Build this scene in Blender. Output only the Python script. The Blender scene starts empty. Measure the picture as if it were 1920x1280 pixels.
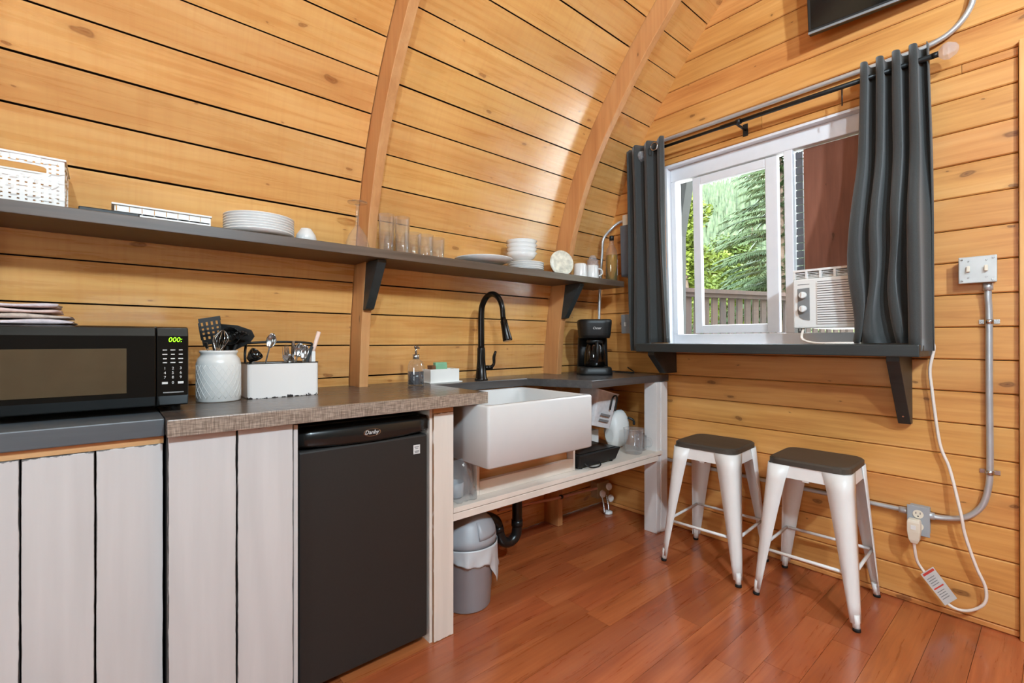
import bpy, bmesh, math, random
from mathutils import Vector, Matrix
random.seed(7)
PI = math.pi
SC = bpy.context.scene
COL = SC.collection

# ------------------------------------------------------------------ camera
cam = bpy.data.cameras.new('camera')
cam.sensor_width = 36.0
cam.lens = 885.0 / 1920.0 * 36.0
cam.shift_y = -1.0 / 1920.0
cam.clip_start = 0.02
cam.clip_end = 600
camo = bpy.data.objects.new('camera', cam)
COL.objects.link(camo)
_a = math.radians(49.34)
camo.location = (0, 0, 1.11)
camo.rotation_euler = Vector((math.cos(_a), math.sin(_a), 0)).to_track_quat('-Z', 'Y').to_euler()
SC.camera = camo

# ------------------------------------------------------------------ world, colour management
wd = bpy.data.worlds.new('sky')
SC.world = wd
wd.use_nodes = True
nt = wd.node_tree
bg = nt.nodes['Background']
tc = nt.nodes.new('ShaderNodeTexCoord')
sep = nt.nodes.new('ShaderNodeSeparateXYZ')
rmp = nt.nodes.new('ShaderNodeValToRGB')
nt.links.new(tc.outputs['Generated'], sep.inputs[0])
nt.links.new(sep.outputs['Z'], rmp.inputs[0])
rmp.color_ramp.elements[0].position = 0.0
rmp.color_ramp.elements[0].color = (0.93, 0.96, 1.0, 1)
rmp.color_ramp.elements[1].position = 0.8
rmp.color_ramp.elements[1].color = (0.74, 0.86, 1.0, 1)
nt.links.new(rmp.outputs[0], bg.inputs['Color'])
bg.inputs['Strength'].default_value = 18.0
SC.view_settings.view_transform = 'Standard'
SC.view_settings.look = 'None'
SC.view_settings.gamma = 1.0
SC.view_settings.use_curve_mapping = False
SC.view_settings.exposure = 0.0
SC.cycles.max_bounces = 10
SC.cycles.diffuse_bounces = 5
SC.cycles.transparent_max_bounces = 16
SC.cycles.sample_clamp_indirect = 6.0
SC.cycles.caustics_reflective = False
SC.cycles.caustics_refractive = False
LAMP_W = 197.0

# ------------------------------------------------------------------ materials
def lin(c):
    return tuple((v / 255 / 12.92 if v / 255 <= 0.04045 else ((v / 255 + 0.055) / 1.055) ** 2.4) for v in c)

class NT:
    def __init__(self, name):
        self.m = bpy.data.materials.new(name)
        self.m.use_nodes = True
        self.t = self.m.node_tree
        self.b = self.t.nodes['Principled BSDF']
    def n(self, k, **kw):
        nd = self.t.nodes.new('ShaderNode' + k)
        for a, v in kw.items():
            if a.startswith('i_'):
                key = a[2:]
                nd.inputs[int(key) if key.isdigit() else key.replace('_', ' ')].default_value = v
            else:
                setattr(nd, a, v)
        return nd
    def l(self, a, b):
        self.t.links.new(a, b)

def ramp(N, stops):
    r = N.n('ValToRGB')
    e = r.color_ramp.elements
    while len(e) > 1:
        e.remove(e[-1])
    e[0].position = stops[0][0]
    e[0].color = (*stops[0][1], 1)
    for p, c in stops[1:]:
        x = e.new(p)
        x.color = (*c, 1)
    return r

def mixc(N, fac, a, b, mode='MIX'):
    m = N.n('Mix', data_type='RGBA', blend_type=mode)
    for s, v in ((0, fac), (6, a), (7, b)):
        if hasattr(v, 'is_linked'):
            N.l(v, m.inputs[s])
        elif s == 0:
            m.inputs[0].default_value = v
        else:
            m.inputs[s].default_value = (*v, 1)
    return m.outputs[2]

def plain(name, rgb, rough=0.5, metal=0.0, var=0.08, scale=18.0, bump=0.0, spec=0.5, trans=0.0, coat=0.0, ior=1.45, sheen=0.0, emit=None):
    N = NT(name)
    c = lin(rgb)
    tcn = N.n('TexCoord')
    nz = N.n('TexNoise', i_Scale=scale, i_Detail=4.0)
    N.l(tcn.outputs['Object'], nz.inputs['Vector'])
    r = ramp(N, [(0.3, tuple(x * (1 - var) for x in c)), (0.7, tuple(min(1, x * (1 + var)) for x in c))])
    N.l(nz.outputs[0], r.inputs[0])
    N.l(r.outputs[0], N.b.inputs['Base Color'])
    N.b.inputs['Roughness'].default_value = rough
    N.b.inputs['Metallic'].default_value = metal
    N.b.inputs['Specular IOR Level'].default_value = spec
    N.b.inputs['Transmission Weight'].default_value = trans
    N.b.inputs['Coat Weight'].default_value = coat
    N.b.inputs['IOR'].default_value = ior
    N.b.inputs['Sheen Weight'].default_value = sheen
    if emit:
        N.b.inputs['Emission Color'].default_value = (*lin(rgb), 1)
        N.b.inputs['Emission Strength'].default_value = emit
    if bump:
        bp = N.n('Bump', i_Strength=bump, i_Distance=0.002)
        N.l(nz.outputs[0], bp.inputs['Height'])
        N.l(bp.outputs[0], N.b.inputs['Normal'])
    return N.m

def wood(name, light, mid, dark, axis='X', rough=0.4, knots=0.0, knotc=(70, 36, 16), grain=1.0, tint=0.12, rings=0.25, saw=0.0, bump=0.15, spec=0.5, huev=0.0, kscale=1.0, coat=0.0):
    N = NT(name)
    tcn = N.n('TexCoord')
    oi = N.n('ObjectInfo')
    off = N.n('VectorMath', operation='SCALE')
    cmb = N.n('CombineXYZ', i_X=13.7, i_Y=7.3, i_Z=29.1)
    N.l(cmb.outputs[0], off.inputs[0])
    N.l(oi.outputs['Random'], off.inputs['Scale'])
    add = N.n('VectorMath', operation='ADD')
    N.l(tcn.outputs['Object'], add.inputs[0])
    N.l(off.outputs[0], add.inputs[1])
    def mp(al, ac):
        s = [ac, ac, ac]
        s['XYZ'.index(axis)] = al
        m = N.n('Mapping')
        m.inputs['Scale'].default_value = s
        N.l(add.outputs[0], m.inputs[0])
        return m.outputs[0]
    n1 = N.n('TexNoise', i_Scale=1.0, i_Detail=7.0, i_Roughness=0.62, i_Distortion=0.6)
    N.l(mp(2.2 * grain, 42 * grain), n1.inputs['Vector'])
    n2 = N.n('TexNoise', i_Scale=1.0, i_Detail=3.0)
    N.l(mp(1.8, 7.0), n2.inputs['Vector'])
    wv = N.n('TexWave', wave_type='BANDS', bands_direction='Z' if axis != 'Z' else 'X', i_Scale=1.0, i_Distortion=9.0, i_Detail=2.5)
    wv.inputs['Detail Scale'].default_value = 0.55
    N.l(mp(1.3, 9.0), wv.inputs['Vector'])
    r1 = ramp(N, [(0.28, lin(dark)), (0.5, lin(mid)), (0.72, lin(light))])
    ma = N.n('Math', operation='MULTIPLY_ADD', i_1=0.5)
    N.l(n1.outputs[0], ma.inputs[0])
    mb = N.n('Math', operation='MULTIPLY', i_1=0.5)
    N.l(n2.outputs[0], mb.inputs[0])
    N.l(mb.outputs[0], ma.inputs[2])
    N.l(ma.outputs[0], r1.inputs[0])
    col = r1.outputs[0]
    if rings:
        rr = ramp(N, [(0.35, (0, 0, 0)), (0.95, (1, 1, 1))])
        N.l(wv.outputs[0], rr.inputs[0])
        sc = N.n('Math', operation='MULTIPLY', i_1=rings)
        N.l(rr.outputs[0], sc.inputs[0])
        col = mixc(N, sc.outputs[0], col, lin(dark))
    if saw:
        n3 = N.n('TexNoise', i_Scale=1.0, i_Detail=3.0)
        N.l(mp(70.0, 2.0), n3.inputs['Vector'])
        rs = ramp(N, [(0.45, (0, 0, 0)), (0.75, (1, 1, 1))])
        N.l(n3.outputs[0], rs.inputs[0])
        s3 = N.n('Math', operation='MULTIPLY', i_1=saw)
        N.l(rs.outputs[0], s3.inputs[0])
        col = mixc(N, s3.outputs[0], col, lin(dark))
    if knots:
        vo = N.n('TexVoronoi', voronoi_dimensions='2D', i_Scale=1.0)
        nd = N.n('TexNoise', i_Scale=14.0, i_Detail=2.0)
        N.l(add.outputs[0], nd.inputs['Vector'])
        av = N.n('VectorMath', operation='MULTIPLY_ADD')
        N.l(nd.outputs['Color'], av.inputs[0])
        av.inputs[1].default_value = (0.16, 0.16, 0.16)
        N.l(mp(2.6 * kscale, 6.0 * kscale), av.inputs[2])
        sx = N.n('SeparateXYZ')
        N.l(av.outputs[0], sx.inputs[0])
        cx = N.n('CombineXYZ')
        N.l(sx.outputs[axis], cx.inputs['X'])
        N.l(sx.outputs['Z' if axis != 'Z' else 'Y'], cx.inputs['Y'])
        N.l(cx.outputs[0], vo.inputs['Vector'])
        sc_ = N.n('SeparateColor')
        N.l(vo.outputs['Color'], sc_.inputs[0])
        th = N.n('MapRange')
        th.inputs['From Min'].default_value = 0.35
        th.inputs['From Max'].default_value = 1.0
        th.inputs['To Min'].default_value = 0.2
        th.inputs['To Max'].default_value = 1.0
        N.l(sc_.outputs[0], th.inputs['Value'])
        dv_ = N.n('Math', operation='DIVIDE')
        N.l(vo.outputs['Distance'], dv_.inputs[0])
        N.l(th.outputs[0], dv_.inputs[1])
        rk = ramp(N, [(0.0, (0.9, 0.9, 0.9)), (0.055 * knots, (0.6, 0.6, 0.6)), (0.09 * knots, (0.75, 0.75, 0.75)), (0.13 * knots, (0.16, 0.16, 0.16)), (0.3 * knots, (0, 0, 0))])
        N.l(dv_.outputs[0], rk.inputs[0])
        col = mixc(N, rk.outputs[0], col, lin(knotc))
    hs = N.n('HueSaturation')
    N.l(col, hs.inputs['Color'])
    mv = N.n('MapRange')
    mv.inputs['To Min'].default_value = 1 - tint
    mv.inputs['To Max'].default_value = 1 + tint
    N.l(oi.outputs['Random'], mv.inputs['Value'])
    N.l(mv.outputs[0], hs.inputs['Value'])
    if huev:
        fr = N.n('Math', operation='MULTIPLY', i_1=7.31)
        N.l(oi.outputs['Random'], fr.inputs[0])
        f2 = N.n('Math', operation='FRACT')
        N.l(fr.outputs[0], f2.inputs[0])
        mh = N.n('MapRange')
        mh.inputs['To Min'].default_value = 0.5 - huev
        mh.inputs['To Max'].default_value = 0.5 + huev
        N.l(f2.outputs[0], mh.inputs['Value'])
        N.l(mh.outputs[0], hs.inputs['Hue'])
    N.l(hs.outputs[0], N.b.inputs['Base Color'])
    rv = N.n('MapRange')
    rv.inputs['To Min'].default_value = rough - 0.06
    rv.inputs['To Max'].default_value = rough + 0.08
    N.l(n1.outputs[0], rv.inputs['Value'])
    N.l(rv.outputs[0], N.b.inputs['Roughness'])
    N.b.inputs['Specular IOR Level'].default_value = spec
    N.b.inputs['Coat Weight'].default_value = coat
    N.b.inputs['Coat Roughness'].default_value = 0.17
    N.b.inputs['Coat IOR'].default_value = 1.6
    if bump:
        bp = N.n('Bump', i_Strength=bump, i_Distance=0.0015)
        N.l(n1.outputs[0], bp.inputs['Height'])
        N.l(bp.outputs[0], N.b.inputs['Normal'])
    return N.m

def distressed(name, paint, under, edge_axes='XZ'):
    """painted boards, paint rubbed off along the board's own edges"""
    N = NT(name)
    tcn = N.n('TexCoord')
    sp = N.n('SeparateXYZ')
    N.l(tcn.outputs['Generated'], sp.inputs[0])
    def edge(sock, w):
        s = N.n('Math', operation='SUBTRACT', i_1=0.5)
        N.l(sock, s.inputs[0])
        a = N.n('Math', operation='ABSOLUTE')
        N.l(s.outputs[0], a.inputs[0])
        m = N.n('MapRange')
        m.inputs['From Min'].default_value = 0.5 - w
        m.inputs['From Max'].default_value = 0.5
        N.l(a.outputs[0], m.inputs['Value'])
        return m.outputs[0]
    mx = N.n('Math', operation='MAXIMUM')
    N.l(edge(sp.outputs['X'], 0.035), mx.inputs[0])
    N.l(edge(sp.outputs['Z'], 0.012), mx.inputs[1])
    oi = N.n('ObjectInfo')
    ad = N.n('VectorMath', operation='ADD')
    N.l(tcn.outputs['Object'], ad.inputs[0])
    cmb = N.n('CombineXYZ')
    mm = N.n('Math', operation='MULTIPLY', i_1=31.0)
    N.l(oi.outputs['Random'], mm.inputs[0])
    N.l(mm.outputs[0], cmb.inputs['Z'])
    N.l(cmb.outputs[0], ad.inputs[1])
    mpn = N.n('Mapping')
    mpn.inputs['Scale'].default_value = (60, 60, 14)
    N.l(ad.outputs[0], mpn.inputs[0])
    nz = N.n('TexNoise', i_Scale=1.0, i_Detail=5.0)
    N.l(mpn.outputs[0], nz.inputs['Vector'])
    pr = N.n('Math', operation='MULTIPLY')
    N.l(mx.outputs[0], pr.inputs[0])
    N.l(nz.outputs[0], pr.inputs[1])
    rk = ramp(N, [(0.36, (0, 0, 0)), (0.44, (1, 1, 1))])
    N.l(pr.outputs[0], rk.inputs[0])
    mp2 = N.n('Mapping')
    mp2.inputs['Scale'].default_value = (26, 26, 2.0)
    N.l(ad.outputs[0], mp2.inputs[0])
    n2 = N.n('TexNoise', i_Scale=1.0, i_Detail=4.0)
    N.l(mp2.outputs[0], n2.inputs['Vector'])
    pc = lin(paint)
    rp = ramp(N, [(0.3, tuple(x * 0.93 for x in pc)), (0.7, tuple(min(1, x * 1.05) for x in pc))])
    N.l(n2.outputs[0], rp.inputs[0])
    N.l(mixc(N, rk.outputs[0], rp.outputs[0], lin(under)), N.b.inputs['Base Color'])
    N.b.inputs['Roughness'].default_value = 0.55
    bp = N.n('Bump', i_Strength=0.12, i_Distance=0.001)
    N.l(n2.outputs[0], bp.inputs['Height'])
    N.l(bp.outputs[0], N.b.inputs['Normal'])
    return N.m

def thin_glass(name, tint=(0.96, 0.98, 0.97), refl=1.0, haze=0.0):
    N = NT(name)
    N.t.nodes.remove(N.b)
    out = N.t.nodes['Material Output']
    tr = N.n('BsdfTransparent')
    nz = N.n('TexNoise', i_Scale=6.0)
    r = ramp(N, [(0.3, tint), (0.8, tuple(min(1, t * 1.02) for t in tint))])
    N.l(nz.outputs[0], r.inputs[0])
    N.l(r.outputs[0], tr.inputs['Color'])
    gl = N.n('BsdfGlossy', i_Roughness=0.03)
    lw = N.n('LayerWeight', i_Blend=0.5)
    pw = N.n('Math', operation='POWER', i_1=4.0)
    N.l(lw.outputs['Facing'], pw.inputs[0])
    mu = N.n('Math', operation='MULTIPLY_ADD', i_1=0.35 * refl, i_2=0.035 * refl)
    N.l(pw.outputs[0], mu.inputs[0])
    mx = N.n('MixShader')
    N.l(mu.outputs[0], mx.inputs[0])
    N.l(tr.outputs[0], mx.inputs[1])
    N.l(gl.outputs[0], mx.inputs[2])
    last = mx.outputs[0]
    if haze:
        df = N.n('BsdfDiffuse')
        df.inputs['Color'].default_value = (0.85, 0.86, 0.88, 1)
        m2 = N.n('MixShader', i_0=haze)
        N.l(last, m2.inputs[1])
        N.l(df.outputs[0], m2.inputs[2])
        last = m2.outputs[0]
    N.l(last, out.inputs['Surface'])
    return N.m

def leafmat(name, a, b):
    N = NT(name)
    nz = N.n('TexNoise', i_Scale=1.3, i_Detail=3.0)
    tcn = N.n('TexCoord')
    N.l(tcn.outputs['Object'], nz.inputs['Vector'])
    r = ramp(N, [(0.35, lin(a)), (0.65, lin(b))])
    N.l(nz.outputs[0], r.inputs[0])
    N.l(r.outputs[0], N.b.inputs['Base Color'])
    N.b.inputs['Roughness'].default_value = 0.6
    N.b.inputs['Specular IOR Level'].default_value = 0.2
    return N.m

def weave(name, a, b):
    N = NT(name)
    tcn = N.n('TexCoord')
    outs = []
    for s in ((420, 30, 30), (30, 420, 420)):
        m = N.n('Mapping')
        m.inputs['Scale'].default_value = s
        N.l(tcn.outputs['Object'], m.inputs[0])
        n_ = N.n('TexNoise', i_Scale=1.0, i_Detail=2.0)
        N.l(m.outputs[0], n_.inputs['Vector'])
        outs.append(n_.outputs[0])
    ad = N.n('Math', operation='MULTIPLY')
    N.l(outs[0], ad.inputs[0])
    N.l(outs[1], ad.inputs[1])
    r = ramp(N, [(0.15, lin(a)), (0.38, lin(b))])
    N.l(ad.outputs[0], r.inputs[0])
    N.l(r.outputs[0], N.b.inputs['Base Color'])
    N.b.inputs['Roughness'].default_value = 0.3
    bp = N.n('Bump', i_Strength=0.15, i_Distance=0.001)
    N.l(ad.outputs[0], bp.inputs['Height'])
    N.l(bp.outputs[0], N.b.inputs['Normal'])
    return N.m

M = {}
M['pine'] = wood('varnished_pine', (232, 182, 116), (220, 163, 95), (194, 126, 64), 'X', rough=0.27, knots=0.6, knotc=(138, 80, 36), tint=0.07, rings=0.16, saw=0.22, huev=0.004, spec=0.6, coat=1.0)
M['cedar'] = wood('cedar_boards', (226, 168, 102), (212, 148, 80), (178, 108, 52), 'Y', rough=0.42, knots=0.6, knotc=(100, 56, 28), tint=0.06, rings=0.12, huev=0.004)
M['rib'] = wood('rib_timber', (216, 164, 112), (200, 142, 90), (172, 112, 66), 'Z', rough=0.42, knots=0.25, tint=0.04, rings=0.12)
M['trimwood'] = wood('trim_timber', (228, 176, 112), (214, 156, 90), (180, 116, 62), 'Z', rough=0.42, knots=0.3, tint=0.04, rings=0.15)
M['floor'] = wood('oak_floor', (196, 118, 72), (174, 94, 52), (130, 62, 32), 'X', rough=0.28, tint=0.07, rings=0.45, grain=1.3, bump=0.08, huev=0.004, coat=0.6)
M['backing'] = plain('dark_gap', (38, 26, 16), 0.9)
M['shell'] = wood('far_boards', (124, 104, 86), (108, 90, 72), (86, 70, 54), 'X', rough=0.6, rings=0.2)
M['cream_plain'] = plain('cream_paint_plain', (222, 209, 196), 0.55, var=0.05, scale=9)
M['white_plain'] = plain('white_paint_plain', (216, 210, 206), 0.55, var=0.05, scale=9)
M['cab_gap'] = plain('cabinet_gap', (92, 88, 84), 0.8)
M['white_boards'] = distressed('distressed_white_paint', (194, 189, 186), (84, 80, 78))
M['cream_boards'] = distressed('cream_paint', (220, 207, 194), (150, 110, 76))
M['raw_wood'] = wood('raw_lumber', (222, 178, 128), (206, 156, 104), (176, 122, 76), 'X', rough=0.6, tint=0.03, rings=0.2)
M['brown_board'] = wood('brown_stained_top', (104, 90, 80), (84, 72, 64), (60, 50, 44), 'X', rough=0.25, tint=0.0, rings=0.15)
M['brown_top'] = weave('brown_worktop', (106, 91, 80), (172, 154, 138))
M['grey_top'] = wood('grey_worktop', (92, 95, 98), (80, 83, 86), (64, 66, 70), 'X', rough=0.42, tint=0.0, rings=0.1)
M['dark_top'] = wood('charcoal_worktop', (86, 82, 80), (70, 67, 66), (50, 47, 46), 'X', rough=0.24, tint=0.0, rings=0.1)
M['shelf'] = wood('dark_shelf', (106, 89, 76), (88, 72, 60), (62, 50, 41), 'X', rough=0.38, tint=0.0, rings=0.25)
M['charcoal'] = wood('charcoal_stain', (56, 60, 60), (44, 48, 48), (30, 33, 33), 'Y', rough=0.45, tint=0.05, rings=0.15)
M['seatwood'] = wood('stool_seat_wood', (86, 76, 66), (68, 60, 52), (50, 44, 38), 'Y', rough=0.5, tint=0.05, rings=0.25)
M['stoolmetal'] = plain('white_enamel_steel', (228, 224, 220), 0.35, var=0.02)
M['black'] = plain('black_plastic', (22, 22, 22), 0.45, var=0.1)
M['rubber'] = plain('black_rubber', (16, 16, 16), 0.7)
M['gloss'] = plain('gloss_black', (14, 14, 13), 0.12, var=0.1)
M['fridge'] = plain('fridge_black', (36, 34, 32), 0.5, var=0.06, scale=120, bump=0.05)
M['fridge_top'] = plain('fridge_strip', (26, 27, 26), 0.22)
M['bronze'] = plain('dark_bronze', (34, 30, 28), 0.25, metal=0.7)
M['ceramic'] = plain('white_ceramic', (220, 219, 217), 0.14, var=0.01, coat=0.3)
M['sink'] = plain('shaded_sink_ceramic', (204, 203, 201), 0.16, var=0.01, coat=0.2)  # white ceramic greyed, the sink's weaker light put into its colour
M['crock'] = plain('white_crock', (226, 224, 220), 0.3, var=0.015, scale=60)
M['steel'] = plain('steel', (196, 196, 196), 0.24, metal=1.0, var=0.05)
M['emt'] = plain('galvanized_conduit', (200, 202, 204), 0.36, metal=0.6, var=0.06)
M['boxmetal'] = plain('galvanized_box', (200, 200, 198), 0.45, metal=0.55, var=0.05)
M['greybox'] = plain('grey_box', (160, 163, 166), 0.5, var=0.04)
M['white_pl'] = plain('white_plastic', (230, 228, 224), 0.4, var=0.015)
M['white_frame'] = plain('white_vinyl', (226, 225, 228), 0.35, var=0.02)
M['ivory'] = plain('ivory_plastic', (228, 216, 196), 0.4, var=0.02)
M['cord'] = plain('white_cord', (232, 218, 206), 0.5, var=0.02)
M['acgrey'] = plain('ac_grey', (128, 128, 128), 0.5)
M['acdark'] = plain('ac_recess', (96, 88, 86), 0.7)
M['curtain'] = plain('charcoal_fabric', (62, 63, 62), 0.85, var=0.10, scale=260, bump=0.25, sheen=0.3, spec=0.2)
M['glass'] = thin_glass('window_glass')
M['tumbler'] = thin_glass('drinking_glass', (0.985, 0.99, 0.99), 3.2, 0.035)
M['cutglass'] = thin_glass('cut_glass', (0.97, 0.975, 0.98), 2.4, 0.05)
M['carafe'] = thin_glass('carafe_glass', (0.45, 0.43, 0.40), 2.0)
M['clearbag'] = thin_glass('clear_bag', (0.96, 0.96, 0.96), 1.8, 0.12)
M['crystal'] = thin_glass('crystal', (0.97, 0.92, 0.90), 2.5, 0.22)
M['oil'] = plain('cooking_oil', (226, 190, 60), 0.1, var=0.05, trans=0.75, ior=1.3)
M['soap'] = plain('dark_soap', (64, 66, 74), 0.2, trans=0.3)
M['green'] = plain('green_sponge', (128, 176, 140), 0.9, var=0.1, bump=0.4)
M['brownsp'] = plain('scourer', (120, 78, 50), 0.9, var=0.2, bump=0.4)
M['bin'] = plain('grey_bin', (152, 153, 157), 0.38, var=0.02)
M['liner'] = plain('bin_liner', (222, 226, 228), 0.3, var=0.03, trans=0.25, spec=0.6)
M['pipe'] = plain('black_abs', (24, 24, 24), 0.28)
M['copper'] = plain('pex_pipe', (200, 150, 130), 0.4)
M['brass'] = plain('brass_valve', (170, 150, 120), 0.4, metal=0.6)
M['screen_mesh'] = plain('oven_screen_with_glare', (150, 140, 124), 0.6)  # mesh lightened, reflection in the door window put into its colour
M['oven_glass'] = thin_glass('oven_glass', (0.72, 0.68, 0.62), 1.6)
M['printed'] = plain('printed_white', (214, 210, 210), 0.5, var=0.1, scale=40)
M['print_red'] = plain('red_print', (206, 70, 60), 0.6)
M['print_dark'] = plain('dark_print', (60, 58, 58), 0.6)
M['print_white'] = plain('white_print', (206, 204, 200), 0.5)
M['pinkhandle'] = plain('pink_handle', (232, 202, 188), 0.5)
M['led'] = plain('green_led', (150, 255, 20), 0.5, var=0.0, emit=1.6)
M['tvscreen'] = plain('tv_screen', (16, 20, 20), 0.12, var=0.2, scale=3)
M['towel1'] = plain('rose_towel', (206, 180, 172), 0.95, var=0.16, scale=70, bump=0.5)
M['towel2'] = plain('lilac_towel', (196, 186, 190), 0.95, var=0.16, scale=70, bump=0.5)
M['towel3'] = plain('stripe_towel', (188, 172, 160), 0.95, var=0.22, scale=90, bump=0.5)
M['floral'] = plain('patterned_china', (214, 208, 192), 0.3, var=0.35, scale=32)
M['lampshade'] = plain('lamp_opal', (250, 240, 225), 0.5, var=0.0, emit=3.0)
M['panelgrey'] = plain('panel_grey', (92, 92, 96), 0.45)
M['redpanel'] = wood('stained_panel', (150, 96, 76), (130, 80, 62), (104, 60, 46), 'Z', rough=0.45, knots=0.5, rings=0.3, tint=0)
M['rail'] = wood('deck_timber', (70, 50, 38), (54, 38, 28), (38, 26, 20), 'Z', rough=0.8, tint=0.2)
M['grass'] = leafmat('grass', (62, 72, 20), (80, 88, 28))
M['leaf1'] = leafmat('bright_leaves', (62, 76, 20), (98, 110, 38))
M['leaf2'] = leafmat('mid_leaves', (50, 66, 26), (78, 94, 42))
M['needle'] = leafmat('spruce_needles', (50, 65, 42), (78, 92, 60))
M['forest'] = leafmat('hazed_forest', (60, 74, 50), (86, 98, 70))  # green lightened, distance haze put into the colour
M['bark'] = plain('bark', (96, 80, 66), 0.9, var=0.3)
M['decking'] = wood('pale_bounce_decking', (214, 208, 198), (200, 194, 184), (176, 168, 158), 'Y', rough=0.7)  # unseen deck boards, made pale to bounce skylight through the window
M['darkroof'] = plain('dark_fascia', (48, 48, 44), 0.8)
# enamel with chipped lower edge
def chipped():
    N = NT('chipped_enamel')
    tcn = N.n('TexCoord')
    sp = N.n('SeparateXYZ')
    N.l(tcn.outputs['Generated'], sp.inputs[0])
    mr = N.n('MapRange')
    mr.inputs['From Min'].default_value = 0.14
    mr.inputs['From Max'].default_value = 0.0
    N.l(sp.outputs['Z'], mr.inputs['Value'])
    nz = N.n('TexNoise', i_Scale=95.0, i_Detail=3.0)
    N.l(tcn.outputs['Object'], nz.inputs['Vector'])
    n2 = N.n('TexNoise', i_Scale=16.0, i_Detail=1.0)
    N.l(tcn.outputs['Object'], n2.inputs['Vector'])
    a = N.n('Math', operation='MULTIPLY')
    N.l(nz.outputs[0], a.inputs[0])
    N.l(n2.outputs[0], a.inputs[1])
    b = N.n('Math', operation='MULTIPLY')
    N.l(a.outputs[0], b.inputs[0])
    N.l(mr.outputs[0], b.inputs[1])
    r = ramp(N, [(0.205, (0, 0, 0)), (0.22, (1, 1, 1))])
    N.l(b.outputs[0], r.inputs[0])
    N.l(mixc(N, r.outputs[0], lin((228, 222, 218)), lin((40, 38, 38))), N.b.inputs['Base Color'])
    N.b.inputs['Roughness'].default_value = 0.3
    return N.m
M['enamel'] = chipped()

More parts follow.
